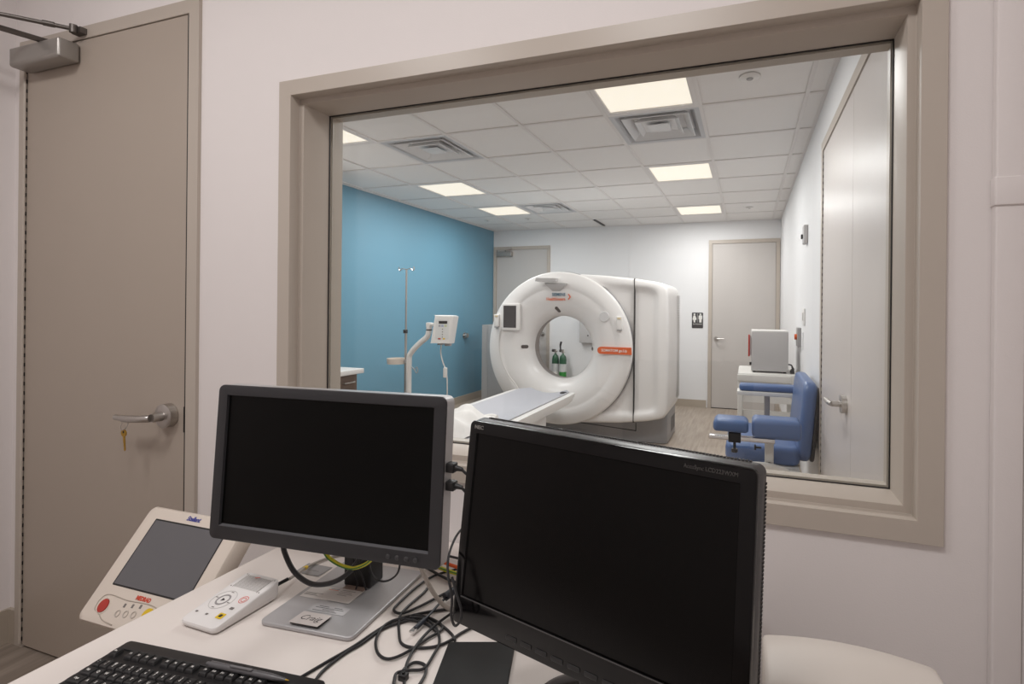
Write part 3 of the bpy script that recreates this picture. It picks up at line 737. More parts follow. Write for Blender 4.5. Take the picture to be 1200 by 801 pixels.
MB().rbox(4.41, 4.45, 1.12, 1.22, XE-.011, XE-.007, .004, .002, axis='x').build('socket', WALL2, t, True)

# white cart with the grey machine
t = thing('equipment_cart', 'white metal cart against the right wall behind the blue chair', 'cart', (.17, 4.85, 0))
MB().rbox(-.075, .40, 4.55, 5.15, .79, .872, .02, .01).build('top_shelf', CARTW, t, True)
MB().rbox(-.078, .35, 4.535, 4.55, .80, .86, .01, .005).build('front_lip', CARTW, t, True)
MB().box(-.06, .385, 4.58, 4.60, .30, .55).build('front_panel', CARTW, t, True)
MB().box(-.06, .385, 4.565, 4.60, .62, .70).build('drawer_rail', CARTW, t, True)
for x in (-.075, .36):
    for y in (4.55, 5.11): MB().rbox(x, x+.04, y, y+.04, .04, .80, .006, .002).build('leg', CARTW, t, True)
for x in (-.055, .38):
    for y in (4.57, 5.13): MB().cyl((x-.012, y, .022), (x+.012, y, .022), .022).build('caster', BLACK, t, True)
MB().box(-.06, .385, 4.56, 5.14, .25, .27).build('shelf', CARTW, t, True)
t = thing('lab_machine', 'grey box machine with a red side strip on the white cart', 'machine', (.18, 4.8, .8725))
MB().rbox(.035, .335, 4.62, 4.98, .885, 1.228, .006, .006).build('housing', GREYBOX, t, True)
MB().rbox(.036, .334, 4.625, 4.975, 1.2285, 1.236, .006, .003).build('lid', WHITE, t, True)
MB().rbox(.008, .022, 4.615, 4.66, 1.01, 1.20, .003, .003).build('red_strip', RED, t, True)
MB().box(.018, .036, 4.63, 4.65, 1.02, 1.19).build('strip_mount', GREYBOX, t, True)
MB().box(.02, .036, 4.62, 4.64, .935, .96).build('latch', DARKSLOT, t, True)
ft = MB()
for x in (.06, .31):
    for y in (4.65, 4.95): ft.cyl((x, y, .8725), (x, y, .886), .012)
ft.build('foot', BLACK, t, True)
t = thing('appliance_cable', 'black cord with plug behind the grey machine', 'cable', (.37, 4.7, .874))
MB().tube([(.337, 4.64, .95), (.36, 4.64, .945), (.372, 4.64, .92), (.36, 4.64, .90), (.377, 4.64, .885)], .006).tube([(.365, 4.64, .93), (.378, 4.63, .91), (.36, 4.63, .89)], .007).build('cable', CABLE, t, True)
MB().rbox(.352, .384, 4.62, 4.655, .874, .90, .004, .004).build('plug', BLACK, t, True)

# blue blood-draw chair
t = thing('exam_chair', 'blue vinyl blood-draw chair with padded armrests against the right wall', 'chair', (.12, 3.55, 0))
def pad(name, x0, x1, y0, y1, z0, z1, rc, rb, axis='z', tilt=0, piv=(0, 0, 0), m_=VINYLBLUE):
    mb = MB()
    if axis == 'z': mb.rbox(x0, x1, y0, y1, z0, z1, rc, rb, nb=4)
    else: mb.rbox(y0, y1, z0, z1, x0, x1, rc, rb, axis='x', nb=4)
    if tilt:
        M_ = Matrix.Translation(piv) @ Matrix.Rotation(R(tilt), 4, 'Y') @ Matrix.Translation([-p for p in piv])
        mb.v = [tuple(M_ @ Vector(v)) for v in mb.v]
    return mb.build(name, m_, t, True)
pad('seat', -.125, .31, 3.24, 3.90, .475, .59, .05, .035)
pad('backrest', .285, .365, 3.26, 3.92, .50, .985, .07, .03, 'x', 5, (.30, 3.6, .5))
pad('back_shell', .366, .388, 3.28, 3.90, .50, .95, .05, .008, 'x', 4, (.33, 3.6, .5), BLACK)
a = pad('armrest', .03, .295, 3.04, 3.20, .675, .79, .02, .03)
pad('armrest', -.055, .345, 3.97, 4.10, .805, .855, .02, .02)
MB().rbox(-.07, .385, 3.96, 4.12, .775, .804, .006, .004).build('arm_tray', CARTW, t, True)
a3 = MB().rbox(-.185, .012, 2.99, 3.16, .705, .778, .03, .026, nb=4)
a3.v = [(x, y, z+.012*math.sin(math.pi*(x+.19)/.2)-.10*(y-3.07)*(z-.705)/.073*.0) for x, y, z in a3.v]
a3.build('armrest', VINYLBLUE, t, True)
MB().rbox(-.21, .155, 3.04, 3.085, .655, .680, .003, .003).build('arm_bar', CHROME, t, True)
MB().rbox(-.10, -.03, 3.035, 3.09, .645, .70, .006, .004).build('bar_clamp', BLACK, t, True)
MB().cyl((-.065, 3.06, .645), (-.065, 3.06, .605), .008).cyl((-.065, 3.06, .605), (-.065, 3.06, .585), .018, n=8).build('knob', BLACK, t, True)
MB().rbox(.105, .155, 3.17, 3.20, .44, .665, .004, .003).build('arm_post', CARTW, t, True)
MB().cyl((.085, 3.15, .60), (.055, 3.15, .60), .006).cyl((.055, 3.15, .60), (.045, 3.15, .60), .018, n=6).build('knob', BLACK, t, True)
MB().cyl((.13, 3.165, .50), (.13, 3.15, .50), .018, n=5).build('knob', BLACK, t, True)
MB().rbox(.125, .165, 3.99, 4.02, .44, .78, .004, .003).build('arm_post', ALU, t, True)
MB().box(.085, .30, 3.13, 3.95, .44, .474).build('seat_frame', CARTW, t, True)
for y in (3.13, 3.97):
    MB().tube([(-.075, y, .02), (-.07, y, .40), (-.03, y, .475), (.05, y, .498), (.17, y, .492), (.25, y, .45), (.295, y, .33), (.30, y, .02)], .022, n=12).build('leg', CARTW, t, True)
MB().box(-.08, -.055, 3.13, 3.97, .38, .42).build('stretcher', CARTW, t, True)

# ================================================================== CONTROL ROOM THINGS
DZT = .74
t = thing('control_desk', 'white laminate control desk under the observation window', 'desk', (-.62, .75, 0))
MB().rbox(-1.243, -.004, .30, CN-.004, DZT-.032, DZT, .006, .008).build('desktop', LAM, t, True)
for x in (-1.20, -.05): MB().box(x, x+.025, .36, CN-.02, 0, DZT-.032).build('side_panel', LAM, t, True)
MB().box(-1.175, -.05, 1.18, 1.20, .3, DZT-.032).build('modesty_panel', LAM, t, True)

def frame_ring(w_, h_, l, r_, tp, bt, y_out, depth=.006, rc=.012, chamfer=.003, bslope=0):
    o_ = lambda e, y: [(a, y, b) for a, b in rr(-w_/2+e, w_/2-e, -h_/2+e, h_/2-e, max(rc-e, .001))]
    i_ = lambda e, y: [(a, y, b) for a, b in rr(-w_/2+l+e, w_/2-r_-e, -h_/2+bt+e, h_/2-tp-e, .0008)]
    return MB().loft([o_(0, y_out), o_(0, chamfer), o_(chamfer*.3, chamfer*.3), o_(chamfer, 0), i_(0, 0), i_(.0015, depth)], False, False)

# --- monitor with silver foot
mon = thing('monitor', 'switched-off monitor with charcoal bezel on a silver square foot', 'monitor', (-.87, .94, DZT), (0, 0, .077))
LOC[mon.name] = (0, 0, 0)
MB().rbox(-.113, .113, -.138, .128, .001, .010, .014, .003).build('foot_plate', SILVER, mon)
col = MB().rbox(-.036, .036, .022, .075, .010, .42, .006, .004).build('column', BLACK, mon)
W_, H_ = .566, .337
hs = MB().loft([[(a, y, b) for a, b in rr(-W_/2+e, W_/2-e, -H_/2+e, H_/2-e, .014)] for e, y in ((0, .004), (0, .034), (.004, .040), (.03, .043), (.09, .058), (.12, .060))], False, True).build('housing', SILVER, mon, ang=30)
hs.location = (.0118, -.107, .325); hs.rotation_euler = (-.065, 0, 0)
frame_ring(W_, H_, .0255, .026, .022, .030, .005, .007, .014).build('bezel', CHAR, hs, ang=30)
# lighter chamfer along the lower screen edge
MB().loft([[(-W_/2+.0255, -.0003, -H_/2+.030), (W_/2-.026, -.0003, -H_/2+.030), (W_/2-.026, .0005, -H_/2+.0275), (-W_/2+.0255, .0005, -H_/2+.0275)], [(-W_/2+.030, .006, -H_/2+.0335), (W_/2-.030, .006, -H_/2+.0335), (W_/2-.030, .007, -H_/2+.030), (-W_/2+.030, .007, -H_/2+.030)]]).build('bezel_chamfer', mat('bezel_edge', (74, 73, 76), .5, var=0), hs)
MB().box(-W_/2+.024, W_/2-.024, .0055, .009, -H_/2+.028, H_/2-.020).build('screen', SCREENM, hs)
for k in range(4): MB().lathe([(.001, -.0022), (.0045, -.0016), (.0055, .001)], (W_/2-.053-.0205*k, 0, -H_/2+.0145), 'y', 18).build('button', mat('button_grey', (62, 61, 63), .5, var=0), hs)
MB().box(-.06, .06, .058, .09, -.06, .06).build('mount_plate', BLACK, hs)

# --- glossy monitor in front
nec = thing('monitor', 'switched-off glossy black monitor in front of the window at right', 'monitor', (-.2237, .7695, DZT), (0, 0, -.249))
W2, H2 = .507, .345
hs = MB().loft([[(a, y, b) for a, b in rr(-W2/2+e, W2/2-e, -H2/2+e, H2/2-e, .012)] for e, y in ((.001, .008), (-.002, .016), (-.004, .030), (0, .040), (.03, .050), (.10, .062))], False, True).build('housing', mat('dark_grey_plastic', (58, 56, 56), .35, var=.02), nec, ang=30)
hs.location = (0, -.05, .297); hs.rotation_euler = (-.123, 0, 0)
frame_ring(W2, H2, .0175, .022, .021, .046, .010, .004, .010, .003).build('bezel', BLACKG, hs, ang=30)
MB().box(-W2/2+.016, W2/2-.020, .003, .006, -H2/2+.044, H2/2-.020).build('screen', SCREEN, hs)
MB().box(-W2/2+.017, W2/2-.021, -.0006, .0005, -H2/2+.0455, -H2/2+.047).build('bezel_edge', mat('edge_grey', (70, 68, 68), .3, var=0), hs)
for k in range(8):
    MB().rbox(-.13+k*.030, -.108+k*.030, -H2/2+.012, -H2/2+.019, -.0012, .002, .002, .0006, axis='y').build('button', BLACK, hs)
vn = MB()
for k in range(95): vn.box(-.235+k*.005, -.2322+k*.005, .028, .034, H2/2+.002, H2/2+.0052)
for k in range(62): vn.box(W2/2+.002, W2/2+.0046, .028, .034, -.155+k*.005, -.1522+k*.005)
o = vn.build('vent_slots', DARKSLOT, hs); o['kind'] = 'stuff'
text('NEC', .0085, mat('logo_grey', (120, 116, 112), .4, var=0), hs, (-W2/2+.023, -.0006, H2/2-.0105), xs=1.25, bold=.0003)
text('AccuSync LCD223WXM', .0078, mat('logo_dim', (74, 71, 69), .4, var=0), hs, (W2/2-.062, -.0006, H2/2-.011), xs=.95)
neck = MB().loft([[(a, b, z) for a, b in rr(-x_, x_, y0, y1, .02)] for x_, y0, y1, z in ((.05, -.01, .05, .015), (.04, -.005, .045, .06), (.035, 0, .04, .24))]).build('neck', BLACKG, nec)
MB().lathe([(.001, .020), (.06, .019), (.095, .013), (.108, .006), (.11, .001), (.001, .001)], (0, .02, 0), 'z', 64, sx=1.15, sy=.88).build('foot', BLACKG, nec)

# --- injector display beside the desk
st = thing('injector_display', 'cream injector control display tilted back left of the desk', 'control display', (-1.494, .97, 0))
hd = MB()
W3, H3 = .375, .295
def face(e, y, zs=1): return [(a*(1-.10*max(0, -b)/H3*0), y, b) for a, b in rr(-W3/2+e, W3/2-e, -H3/2+e, H3/2-e, .016)]
hd.loft([face(.006, .055), face(.0, .045), face(.0, .008), face(.004, .002), face(.012, 0)], True, True)
hd = hd.build('display_head', CREAM, st); hd.location = (0, -.032, .698); hd.rotation_euler = (-.6646, 0, .0105)
MB().loft([[(a, y, b) for a, b in rr(-W3/2+.052-e, W3/2-.048+e, -H3/2+.092-e, H3/2-.034+e, .003)] for e, y in ((.002, -.0006), (0, -.001), (-.002, -.0004))], False, False).build('screen_bezel', DARKSLOT, hd)
MB().box(-W3/2+.054, W3/2-.050, -.0008, .002, -H3/2+.094, H3/2-.036).build('screen', LCDGREY, hd)
text('Stellant', .017, BPRINT, hd, (.0, -.0006, H3/2-.017), shear=.25, bold=.0005)
text('MEDRAD', .013, RPRINT, hd, (.0, -.0006, -H3/2+.076), bold=.0007)
MB().cyl((-.118, .001, -.105), (-.118, -.003, -.105), .0155, n=28).build('button', RED, hd, label='red stop button')
MB().lathe([(.0165, -.0012), (.0195, -.0016), (.0205, .0)], (-.118, 0, -.105), 'y', 28).build('button_rim', CREAM, hd)
for k in range(3):
    MB().lathe([(.0055, -.0005), (.0065, -.0018), (.0078, -.0018), (.0085, 0)], (-.055+.027*k, 0, -.113+.003*k), 'y', 20).build('button', mat('ring_grey', (190, 180, 170), .5, var=0), hd)
    MB().rbox(-.052+.027*k, -.045+.027*k, -.098+.003*k, -.089+.003*k, -.0006, .0005, .001, .0002, axis='y').build('button_icon', GPRINT, hd)
MB().cyl((.045, .001, -.102), (.045, -.003, -.102), .017, n=28).build('button', YEL, hd, label='yellow start button')
sw = MB().tube([(-.145, -.0005, -.098), (-.135, -.0005, -.083), (-.11, -.0005, -.079), (-.05, -.0005, -.082), (.03, -.0005, -.079), (.08, -.0005, -.086)], .0012, n=6)
sw.tube([(-.145, -.0005, -.098), (-.14, -.0005, -.116), (-.115, -.0005, -.124), (-.09, -.0005, -.134), (-.05, -.0005, -.138)], .0012, n=6).build('panel_contour', mat('cream_line', (176, 164, 152), .5, var=0), hd)
MB().tube([(0, .02, .66), (0, .05, .5), (0, .05, .05)], .022, n=14).build('stand_pole', CREAM, st)
MB().rbox(-.2, .12, -.16, .2, 0, .04, .03, .01).build('stand_foot', CABGREY, st)

# --- intercom box
ic = thing('intercom', 'white wedge intercom box with speaker grille and play button', 'intercom', (-1.072, .737, DZT), (0, 0, -.02))
WI, LI = .104, .150
wedge = MB()
def zt(y): return .016+.026*y/LI
wl_ = rr(-WI/2, WI/2, 0, LI, .012)
wedge.loft([[(a*.94, LI/2+(b-LI/2)*.95, .003) for a, b in wl_], [(a, b, .010) for a, b in wl_], [(a, b, zt(b)-.004) for a, b in wl_], [(a*.985, LI/2+(b-LI/2)*.985, zt(b)-.001) for a, b in wl_], [(a*.96, LI/2+(b-LI/2)*.96, zt(b)) for a, b in wl_]])
wb = wedge.build('box', mat('intercom_white', (228, 224, 222), .35, var=0), ic)
sl_ = math.atan2(.026, LI)
FT = MB()
for x in (-.04, .04): FT.cyl((x, .02, 0), (x, .02, .004), .006).cyl((x, LI-.02, 0), (x, LI-.02, .004), .006)
FT.build('foot', BLACK, ic)
def onbox(mb, name, m_, x, y, off=.0003):
    o_ = mb.build(name, m_, wb); o_.location = (x, y, zt(y)+off); o_.rotation_euler = (sl_, 0, 0); return o_
gr = onbox(MB().box(-.036, .036, -.019, .019, 0, .0004), 'speaker_grille', mat('grille_grey', (204, 200, 198), .5, var=0), 0, .122)
gh = MB()
for i in range(24):
    for j in range(13): gh.box(-.0345+i*.003, -.0333+i*.003, -.0175+j*.0028, -.0163+j*.0028, .0003, .0006)
o = gh.build('grille_holes', GPRINT, gr); o['kind'] = 'stuff'
for x in (-.0375, .0375): onbox(MB().box(-.0004, .0004, -.021, .021, 0, .0005), 'grille_edge', GPRINT, x, .122)
onbox(MB().lathe([(.0115, 0), (.012, .0006), (.0148, .0006), (.0152, 0)], n=28), 'ring_button', mat('ring_dark', (150, 146, 146), .5, var=0), -.016, .066)
onbox(MB().lathe([(.0255, 0), (.0257, .0004), (.0265, .0004), (.0268, 0)], n=36), 'dial_line', mat('line_pale', (200, 196, 194), .5, var=0), -.016, .066)
onbox(MB().prism([(-.003, -.004), (.005, 0), (-.003, .004)], 0, .0006), 'play_symbol', DPRINT, -.016, .066)
for x, y in ((-.016, .088), (-.016, .044), (-.037, .068), (.005, .062)): onbox(MB().box(-.0035, .0035, -.0007, .0007, 0, .0005), 'key_symbol', GPRINT, x, y)
onbox(MB().lathe([(.0085, 0), (.0088, .0005), (.0098, .0005), (.01, 0)], n=26), 'call_button', PINKP, .03, .078)
onbox(MB().lathe([(.0045, 0), (.0048, .0005), (.0058, .0005), (.006, 0)], n=20), 'call_symbol', PINKP, .03, .078)
onbox(MB().rbox(-.0085, .0085, -.007, .007, 0, .0006, .0015, .0002), 'yellow_key', YEL, .028, .030)
onbox(MB().rbox(-.004, .004, -.0035, .0035, .0005, .0009, .001, .0001), 'key_symbol', DPRINT, .028, .030)
onbox(MB().rbox(-.005, .005, -.003, .003, 0, .0005, .001, .0001), 'key_symbol', GPRINT, .030, .052)
for x in (-.038, -.008): onbox(MB().rbox(-.003, .003, -.002, .002, 0, .0005, .001, .0001), 'key_symbol', GPRINT, x, .026)
for x in (-.043, .043):
    for y in (.103, .142): onbox(MB().cyl((0, 0, 0), (0, 0, .0005), .0014, n=10), 'led', GPRINT, x, y)
onbox(MB().prism([(-.016, .0), (-.004, .004), (-.004, .002), (-.014, -.002)], 0, .0006), 'emblem', PINKP, .004, .137, .0008)
MB().cyl((.045, LI-.004, .030), (.053, LI+.018, .034), .004).build('cable_gland', BLACK, ic)
t = thing('intercom_cable', 'grey cable leading from the intercom back under the monitor', 'cable', (-1.03, .95, DZT))
MB().tube([(-1.013, .905, .774), (-1.03, .945, .765), (-1.055, .99, .752), (-1.06, 1.03, .746), (-1.045, 1.07, .7445), (-1.0, 1.11, .7445), (-.93, 1.15, .7445)], .0034).build('sheath', CABLEG, t, True)
MB().cyl((-1.051, .982, .7545), (-1.0555, .993, .7515), .0046).build('yellow_tie', YEL, t, True)

# --- keyboard
KB = thing('keyboard', 'black keyboard with white key legends on the desk', 'keyboard', (-1.131, .655, DZT+.0068), (R(2.2), 0, .085))
KW, KD = .448, .165
wl_ = rr(0, KW, -KD, 0, .012)
MB().loft([[(a, b, .002) for a, b in wl_], [(a, b, .012) for a, b in wl_], [(a*.996+.001, b*.985-.001, .016) for a, b in wl_]]).build('case', BLACK, KB)
MB().rbox(.004, KW-.004, -.0235, -.003, .0155, .0185, .008, .002).build('back_strip', mat('strip_black', (38, 36, 36), .4, var=0), KB)
FT = MB()
for x in (.04, KW-.04): FT.rbox(x-.015, x+.015, -.02, -.008, -.0058, .003, .002, .001)
FT.build('foot', BLACK, KB)
KEYM = {}
def key(x, y, w_, lab='', sz=.0065):
    k = round(w_, 4)
    if k not in KEYM:
        mb = MB().loft([[(a, b, .0) for a, b in rr(-w_/2+.0006, w_/2-.0006, -.0088, .0088, .0015, 2)], [(a, b, .0055) for a, b in rr(-w_/2+.0018, w_/2-.0018, -.0072, .0080, .002, 2)], [(a, b, .0062) for a, b in rr(-w_/2+.0026, w_/2-.0026, -.0064, .0072, .002, 2)]], False, True)
        me = mb.mesh('key', 60); me.materials.append(KEYC); KEYM[k] = me
    o_ = put(KEYM[k], 'key', KB, (x, y, .0158))
    if lab:
        put(text_mesh(lab, sz, WPRINT, extrude=.0001, bold=.0001), 'legend', o_, (-.001 if len(lab) < 4 else 0, .001, .0063))
u = .0188
fy = -.0345
key(.016, fy, u*.95, 'Esc', .0045)
for g_, xs0 in enumerate((.052, .052+u*4.55, .052+u*9.1)):
    for k in range(4): key(xs0+u*k, fy, u*.95, 'F%d' % (g_*4+k+1), .005)
x0 = .0165
for k, ch in enumerate(['~\n`', '!\n1', '@\n2', '#\n3', '$\n4', '%\n5', '^\n6', '&\n7', '*\n8', '(\n9', ')\n0', '_\n-', '+\n=']): key(x0+u*k, -.0625, u*.98, ch, .0052)
key(x0+u*13.5, -.0625, u*1.98, 'Back')
key(x0+u*.25, -.0815, u*1.48, 'Tab', .0055)
for k, ch in enumerate('QWERTYUIOP[]'): key(x0+u*(k+1.5), -.0815, u*.98, ch)
key(x0+u*13.75, -.0815, u*1.48, '\\')
key(x0+u*.37, -.1005, u*1.73, 'Caps', .005)
for k, ch in enumerate("ASDFGHJKL;'"): key(x0+u*(k+1.75), -.1005, u*.98, ch)
key(x0+u*13.37, -.1005, u*2.2, 'Enter', .005)
key(x0+u*.62, -.1195, u*2.2, 'Shift', .005)
for k, ch in enumerate('ZXCVBNM,./'): key(x0+u*(k+2.25), -.1195, u*.98, ch)
key(x0+u*13.1, -.1195, u*2.7, 'Shift', .005)
for xx, ww, ch in ((.12, 1.2, 'Ctrl'), (2.6, 1.2, 'Alt'), (6.9, 5.8, ''), (11.2, 1.2, 'Alt'), (13.8, 1.2, 'Ctrl')): key(x0+u*xx, -.1385, u*ww, ch, .0045)
for k in range(3):
    key(.302+u*k, fy, u*.95, ('PrS', 'ScL', 'Pau')[k], .0045)
    key(.302+u*k, -.0625, u*.98, ('Ins', 'Hm', 'PU')[k], .0045)
    key(.302+u*k, -.0815, u*.98, ('Del', 'End', 'PD')[k], .0045)
    for r_ in range(4): key(.366+u*k, -.0625-.019*r_, u*.98, ('Nm', '/', '*', '7', '8', '9', '4', '5', '6', '1', '2', '3')[r_*3+k], .005)
pn = thing('pen', 'grey ballpoint pen lying along the back edge of the keyboard', 'pen', (-.825, .652, DZT+.02))
a_, b_ = Vector((-.905, .648, .772)), Vector((-.742, .664, .770))
d_ = (b_-a_)
MB().cyl(a_, a_+d_*.78, .0052, .005).cyl(a_+d_*.78, a_+d_*.96, .005, .0022).build('barrel', PENG, pn, True)
MB().cyl(a_+d_*.96, b_, .0018, .0006).build('tip', BRASS, pn, True)
pc = MB().box(-.0, .045, -.002, .002, .0045, .0065).build('clip', mat('clip_grey', (120, 118, 120), .3, var=0), pn)
pc.location = (-.905+.825+.045, .648-.652-.001+.003, .772-.76); pc.rotation_euler = (0, 0, .1)
MB().cyl(a_-d_*.05, a_, .003, .003).build('push_button', PENG, pn, True)

# --- cards and papers on the monitor foot
def card(name, label, cat, cx_, cy_, w_, d_, rz, z, m_, lines=(), group=None, tilt=0):
    t_ = thing(name, label, cat, (cx_, cy_, z), (tilt, 0, rz), group)
    MB().box(-w_/2, w_/2, -d_/2, d_/2, 0, .0006).build('sheet', m_, t_)
    for (x, y, s_, sz, mm) in lines: put(text_mesh(s_, sz, mm, align='LEFT', extrude=.0001), 'lettering', t_, (x-w_/2, y, .0007))
    return t_
ZB = DZT+.0102
grp = 'paper cards on the monitor foot'
def bars(t_, spec, m_):
    for (x, y, w_) in spec: MB().box(x, x+w_, y, y+.0012, .0006, .0008).build('print_line', m_, t_)
t_ = card('business_card', 'white business card at left on the silver monitor foot', 'card', -.931, .918, .076, .048, .10, ZB, PAPER, group=grp)
bars(t_, ((-.035, -.006, .045), (-.035, -.010, .03), (-.035, -.014, .035)), GPRINT); bars(t_, ((.008, .014, .026),), ORP); bars(t_, ((.012, .018, .022),), TEAL)
t_ = card('business_card', 'white printed card at right on the silver monitor foot', 'card', -.868, .928, .058, .058, .06, ZB+.001, PAPER, group=grp)
bars(t_, ((-.022, .012, .036), (-.022, .006, .03), (-.022, 0, .036), (-.022, -.006, .026)), GPRINT)
t_ = card('address_label', 'clear printed strip behind the name card on the monitor foot', 'label', -.862, .872, .090, .026, .08, ZB, mat('clear_label', (176, 174, 175), .3, var=0), group=grp)
bars(t_, ((-.03, .006, .025), (.008, .006, .02), (-.036, .001, .07), (-.015, -.004, .03), (-.036, -.009, .06)), DPRINT)
t_ = card('photo_card', 'small photo print at the base of the monitor column', 'photo', -.870, .958, .055, .022, .08, ZB+.002, PHOTO, group=grp)
t_ = card('name_card', 'pale handwritten name card at the front edge of the monitor foot', 'name card', -.866, .826, .070, .042, .085, ZB+.006, TAGGREY if False else mat('name_card', (196, 188, 184), .6, var=0), group=grp, tilt=-.06)
MB().box(-.033, .033, -.019, .018, -.004, -.0005).build('foam_back', BLACK, t_)
put(text_mesh('Craig', .023, DPRINT, shear=.25, extrude=.0001, bold=-.0002), 'lettering', t_, (.0, .001, .0008))
t_ = card('grey_card', 'translucent grey card on the desk behind the monitor foot', 'card', -1.045, 1.005, .075, .045, .03, DZT+.001, TAGGREY)
bars(t_, ((-.03, -.005, .05),), GPRINT)

# --- flat black pad beside the glossy monitor
t = thing('mouse_pad', 'square black pad on the desk under the glossy monitor', 'pad', (-.478, .835, DZT), (0, 0, .33))
MB().rbox(-.066, .066, -.15, .058, 0, .008, .002, .002).build('pad_body', mat('pad_black', (17, 16, 16), .5, var=.05, spec=.25), t)
MB().rbox(-.0665, .0665, -.1505, .0585, 0, .003, .002, .001).build('pad_edge', BLACK, t)

# --- cream printer at right
PZ = .50
t = thing('printer_stand', 'low white stand carrying the printer at the right end of the desk', 'stand', (.23, .9, 0))
MB().rbox(.01, .46, .66, 1.20, PZ-.03, PZ, .006, .005).build('stand_top', LAM, t, True)
for x in (.02, .425):
    for y in (.67, 1.165): MB().box(x, x+.025, y, y+.025, 0, PZ-.03).build('leg', LAM, t, True)
MB().box(.03, .44, .68, 1.18, .15, .17).build('shelf', LAM, t, True)
t = thing('printer', 'cream desktop printer with domed top at the right below the window', 'printer', (.17, .85, PZ))
loops = []
for u_ in (-1, -.985, -.95)+tuple(-.9+1.8*k/12 for k in range(13))+(.95, .985, 1):
    x = .17+u_*.138
    crown = .812+.014*(1-u_*u_); e = .005*(1 if abs(u_) == 1 else (.25 if abs(u_) > .97 else 0))
    pr_ = [(1.0-e, .52), (1.0-e, crown-.012), (.994-e, crown-.004-e), (.985, crown-e), (.93, crown+.006-e), (.86, crown+.006-e), (.85, crown+.003-e), (.842, crown-.012-e), (.835, crown-.035), (.70, crown-.045), (.69, crown-.055), (.69, .52)]
    loops.append([(x, y, z) for y, z in pr_])
MB().loft(loops).build('housing', mat('printer_cream', (212, 203, 195), .45, var=.01), t, True, ang=40)
MB().box(.05, .29, .70, .99, PZ, .52).build('foot_tray', CABGREY, t, True)
MB().box(.06, .28, .688, .70, .60, .612).build('paper_slot', DARKSLOT, t, True)

# --- cables
def cable(label, pts, r=.0028, m_=CABLE, group='loose cables on the desk', name='cable'):
    c = pts[len(pts)//2]
    t_ = thing(name, label, 'cable', c, group=group)
    MB().tube(pts, r, n=8).build('sheath', m_, t_, True)
    return t_
zz = lambda l, z=.7432: [(x, y, z) for x, y in l]
cable('black cable running from the keyboard along the right side of the silver foot', zz([(-.766, .684), (-.762, .696), (-.747, .75), (-.732, .80), (-.722, .857), (-.710, .895), (-.683, .926), (-.648, .954), (-.59, .99), (-.52, 1.04)]))
cable('second black cable beside the silver foot bending toward the black pad', zz([(-.718, .684), (-.734, .726), (-.732, .778), (-.722, .812), (-.714, .863), (-.686, .901), (-.654, .924), (-.611, .915), (-.57, .895), (-.552, .88)], .7438))
cable('black cable making a narrow turn near the back of the silver foot', zz([(-.60, 1.12), (-.641, 1.071), (-.659, 1.035), (-.675, .993), (-.693, .947), (-.711, .92), (-.735, .924), (-.742, .953), (-.745, 1.022), (-.735, 1.075), (-.70, 1.12)], .7445))
cable('black cable lying in a wide loop between the two monitors', zz([(-.60, .89), (-.64, .905), (-.688, .904), (-.711, .892), (-.716, .864), (-.7, .827), (-.67, .798), (-.641, .792), (-.621, .817), (-.607, .865), (-.596, .898), (-.611, .915), (-.65, .925), (-.68, .922)], .7452))
cable('black cable curving in a hook shape in the middle of the tangle', zz([(-.72, 1.03), (-.715, 1.001), (-.715, .941), (-.706, .906), (-.674, .864), (-.647, .838), (-.616, .836), (-.582, .85), (-.563, .874), (-.553, .905), (-.53, .95)], .7438))
cable('black cable running straight down toward the viewer right of the tangle', [(-.53, 1.07, .75), (-.57, 1.02, .75), (-.592, .986, .749), (-.606, .948, .748), (-.615, .899, .748), (-.615, .849, .747), (-.604, .801, .745), (-.585, .767, .744), (-.564, .736, .744), (-.55, .70, .744)])
cable('black cable with a round loop at the bottom of the tangle', zz([(-.575, .715), (-.581, .73), (-.593, .748), (-.601, .766), (-.583, .779), (-.562, .791), (-.566, .825), (-.578, .864), (-.611, .9), (-.649, .917), (-.684, .913)], .7458))
cable('short black cable arching beside the black pad', zz([(-.587, .761), (-.596, .778), (-.589, .8), (-.566, .800), (-.552, .782), (-.545, .75), (-.54, .71)], .7448))
t = cable('navy cable ending in a metal plug lying on the tangle', [(-.643, .905, .752), (-.645, .94, .752), (-.645, .967, .754), (-.640, 1.0, .757)], .0026, CABLENAVY, name='plug_cable')
MB().cyl((-.645, .878, .750), (-.643, .908, .752), .0052, .0048).build('plug_body', CABLENAVY, t, True)
MB().box(-.6505, -.6405, .866, .879, .748, .752).build('plug_tip', CHROME, t, True)
MB().cyl((-.645, .985, .757), (-.632, 1.03, .762), .009, .008).build('ferrite', CABLENAVY, t, True)
t = thing('cable_clip', 'small black clip on the cable loop at the bottom of the tangle', 'clip', (-.585, .762, DZT))
MB().rbox(-.592, -.576, .756, .768, DZT, .752, .002, .002).build('clip_body', BLACK, t, True)
MB().cyl((-.584, .762, .752), (-.584, .762, .755), .003).build('clip_stud', BLACK, t, True)
cable('beige cable dropping from the charcoal monitor to the desk', [(-.645, .88, .93), (-.643, .88, .892), (-.64, .89, .868), (-.63, .905, .825), (-.618, .925, .785), (-.605, .95, .757), (-.57, .985, .748), (-.52, 1.02, .746)], .0045, CABLEG)
cable('black cable looping down the left side of the glossy monitor', [(-.49, .90, 1.0), (-.512, .84, .992), (-.505, .79, .98), (-.488, .752, .962), (-.470, .738, .922), (-.470, .736, .895), (-.462, .735, .879), (-.452, .736, .889), (-.452, .738, .906), (-.462, .742, .925), (-.478, .75, .95)], .0022)
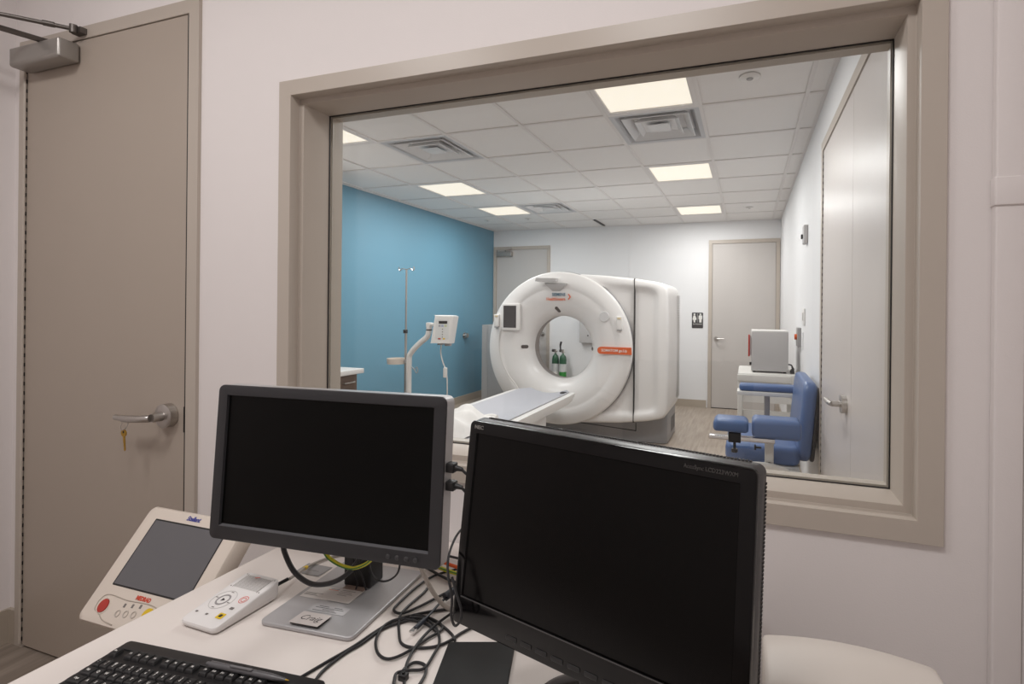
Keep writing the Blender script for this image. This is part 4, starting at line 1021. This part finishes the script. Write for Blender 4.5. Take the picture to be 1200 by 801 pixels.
cable('thick black cable hanging in a loop under the charcoal monitor', [(-1.015, .895, .90), (-1.015, .89, .866), (-1.01, .89, .841), (-.981, .89, .803), (-.931, .89, .785), (-.871, .89, .799), (-.829, .90, .829), (-.82, .93, .87), (-.82, .94, .92)], .0055)
t = cable('yellow and green cable hanging under the charcoal monitor', [(-.915, .9, .88), (-.901, .9, .854), (-.886, .9, .843), (-.857, .9, .834), (-.822, .9, .834), (-.788, .905, .85), (-.77, .91, .875)], .004, GREENYEL)
MB().tube([(-.915, .8955, .88), (-.901, .8955, .854), (-.886, .8955, .843), (-.857, .8955, .834), (-.822, .8955, .834), (-.788, .9005, .85), (-.77, .9055, .875)], .0014, n=6).build('green_stripe', GREENST, t, True)
cable('thin black cable looping right of the monitor column', [(-.83, .955, .86), (-.81, .935, .82), (-.79, .93, .801), (-.767, .93, .799), (-.744, .93, .81), (-.728, .93, .83), (-.722, .93, .87)], .0022)
for k, pts in enumerate(([(-.87, .955, .92), (-.866, .945, .82), (-.856, .948, .775), (-.862, .95, .754)], [(-.85, .955, .92), (-.862, .945, .83), (-.84, .945, .79), (-.835, .952, .756)])):
    cable(('thin black wire running down the monitor column, left one', 'thin black wire running down the monitor column, right one')[k], pts, .0018)
t = cable('yellow and green cable lying behind the monitors near the wall', [(-.76, 1.10, .757), (-.722, 1.085, .760), (-.688, 1.078, .760), (-.65, 1.074, .760), (-.60, 1.072, .760), (-.55, 1.07, .758)], .0045, GREENYEL)
MB().tube([(-.76, 1.0965, .7595), (-.722, 1.0815, .7625), (-.688, 1.0745, .7625), (-.65, 1.0705, .7625), (-.60, 1.0685, .7625)], .0016, n=6).build('green_stripe', GREENST, t, True)
cable('orange cable lying behind the monitors near the wall', [(-.76, 1.113, .764), (-.70, 1.096, .766), (-.65, 1.088, .766), (-.60, 1.086, .766), (-.55, 1.085, .763)], .0042, ORCAB)
for k in range(3):
    cable(('black cable along the wall under the yellow one', 'black cable along the wall, farthest back on the desk', 'black cable crossing over the orange one by the wall')[k],
          ([(-.86, 1.13, .746), (-.76, 1.09, .748), (-.68, 1.062, .749), (-.60, 1.055, .748), (-.52, 1.06, .746)], [(-.8, 1.17, .748), (-.70, 1.15, .755), (-.62, 1.13, .765), (-.52, 1.12, .76)], [(-.69, 1.14, .785), (-.665, 1.10, .776), (-.655, 1.07, .768), (-.65, 1.03, .748)])[k], .0032)
for k, (z0, z1) in enumerate(((1.092, 1.082), (1.056, 1.045))):
    t = thing('side_plug', ('upper black plug in the right side of the charcoal monitor', 'lower black plug in the right side of the charcoal monitor')[k], 'plug', (-.552, .875, z0), group='plugs in the monitor side')
    MB().rbox(-.571, -.551, .866, .884, z0-.0095, z0+.0095, .003, .003).build('plug_body', BLACK, t, True)
    MB().cyl((-.551, .875, z0), (-.536, .875, z0-.002), .006, .004, n=10).build('strain_relief', BLACK, t, True)
    MB().tube([(-.538, .875, z0-.001), (-.527, .876, z1), (-.51, .878, z1-.006), (-.49, .88, z1-.012), (-.46, .90, z1-.018)], .0028).build('cable', CABLE, t, True)
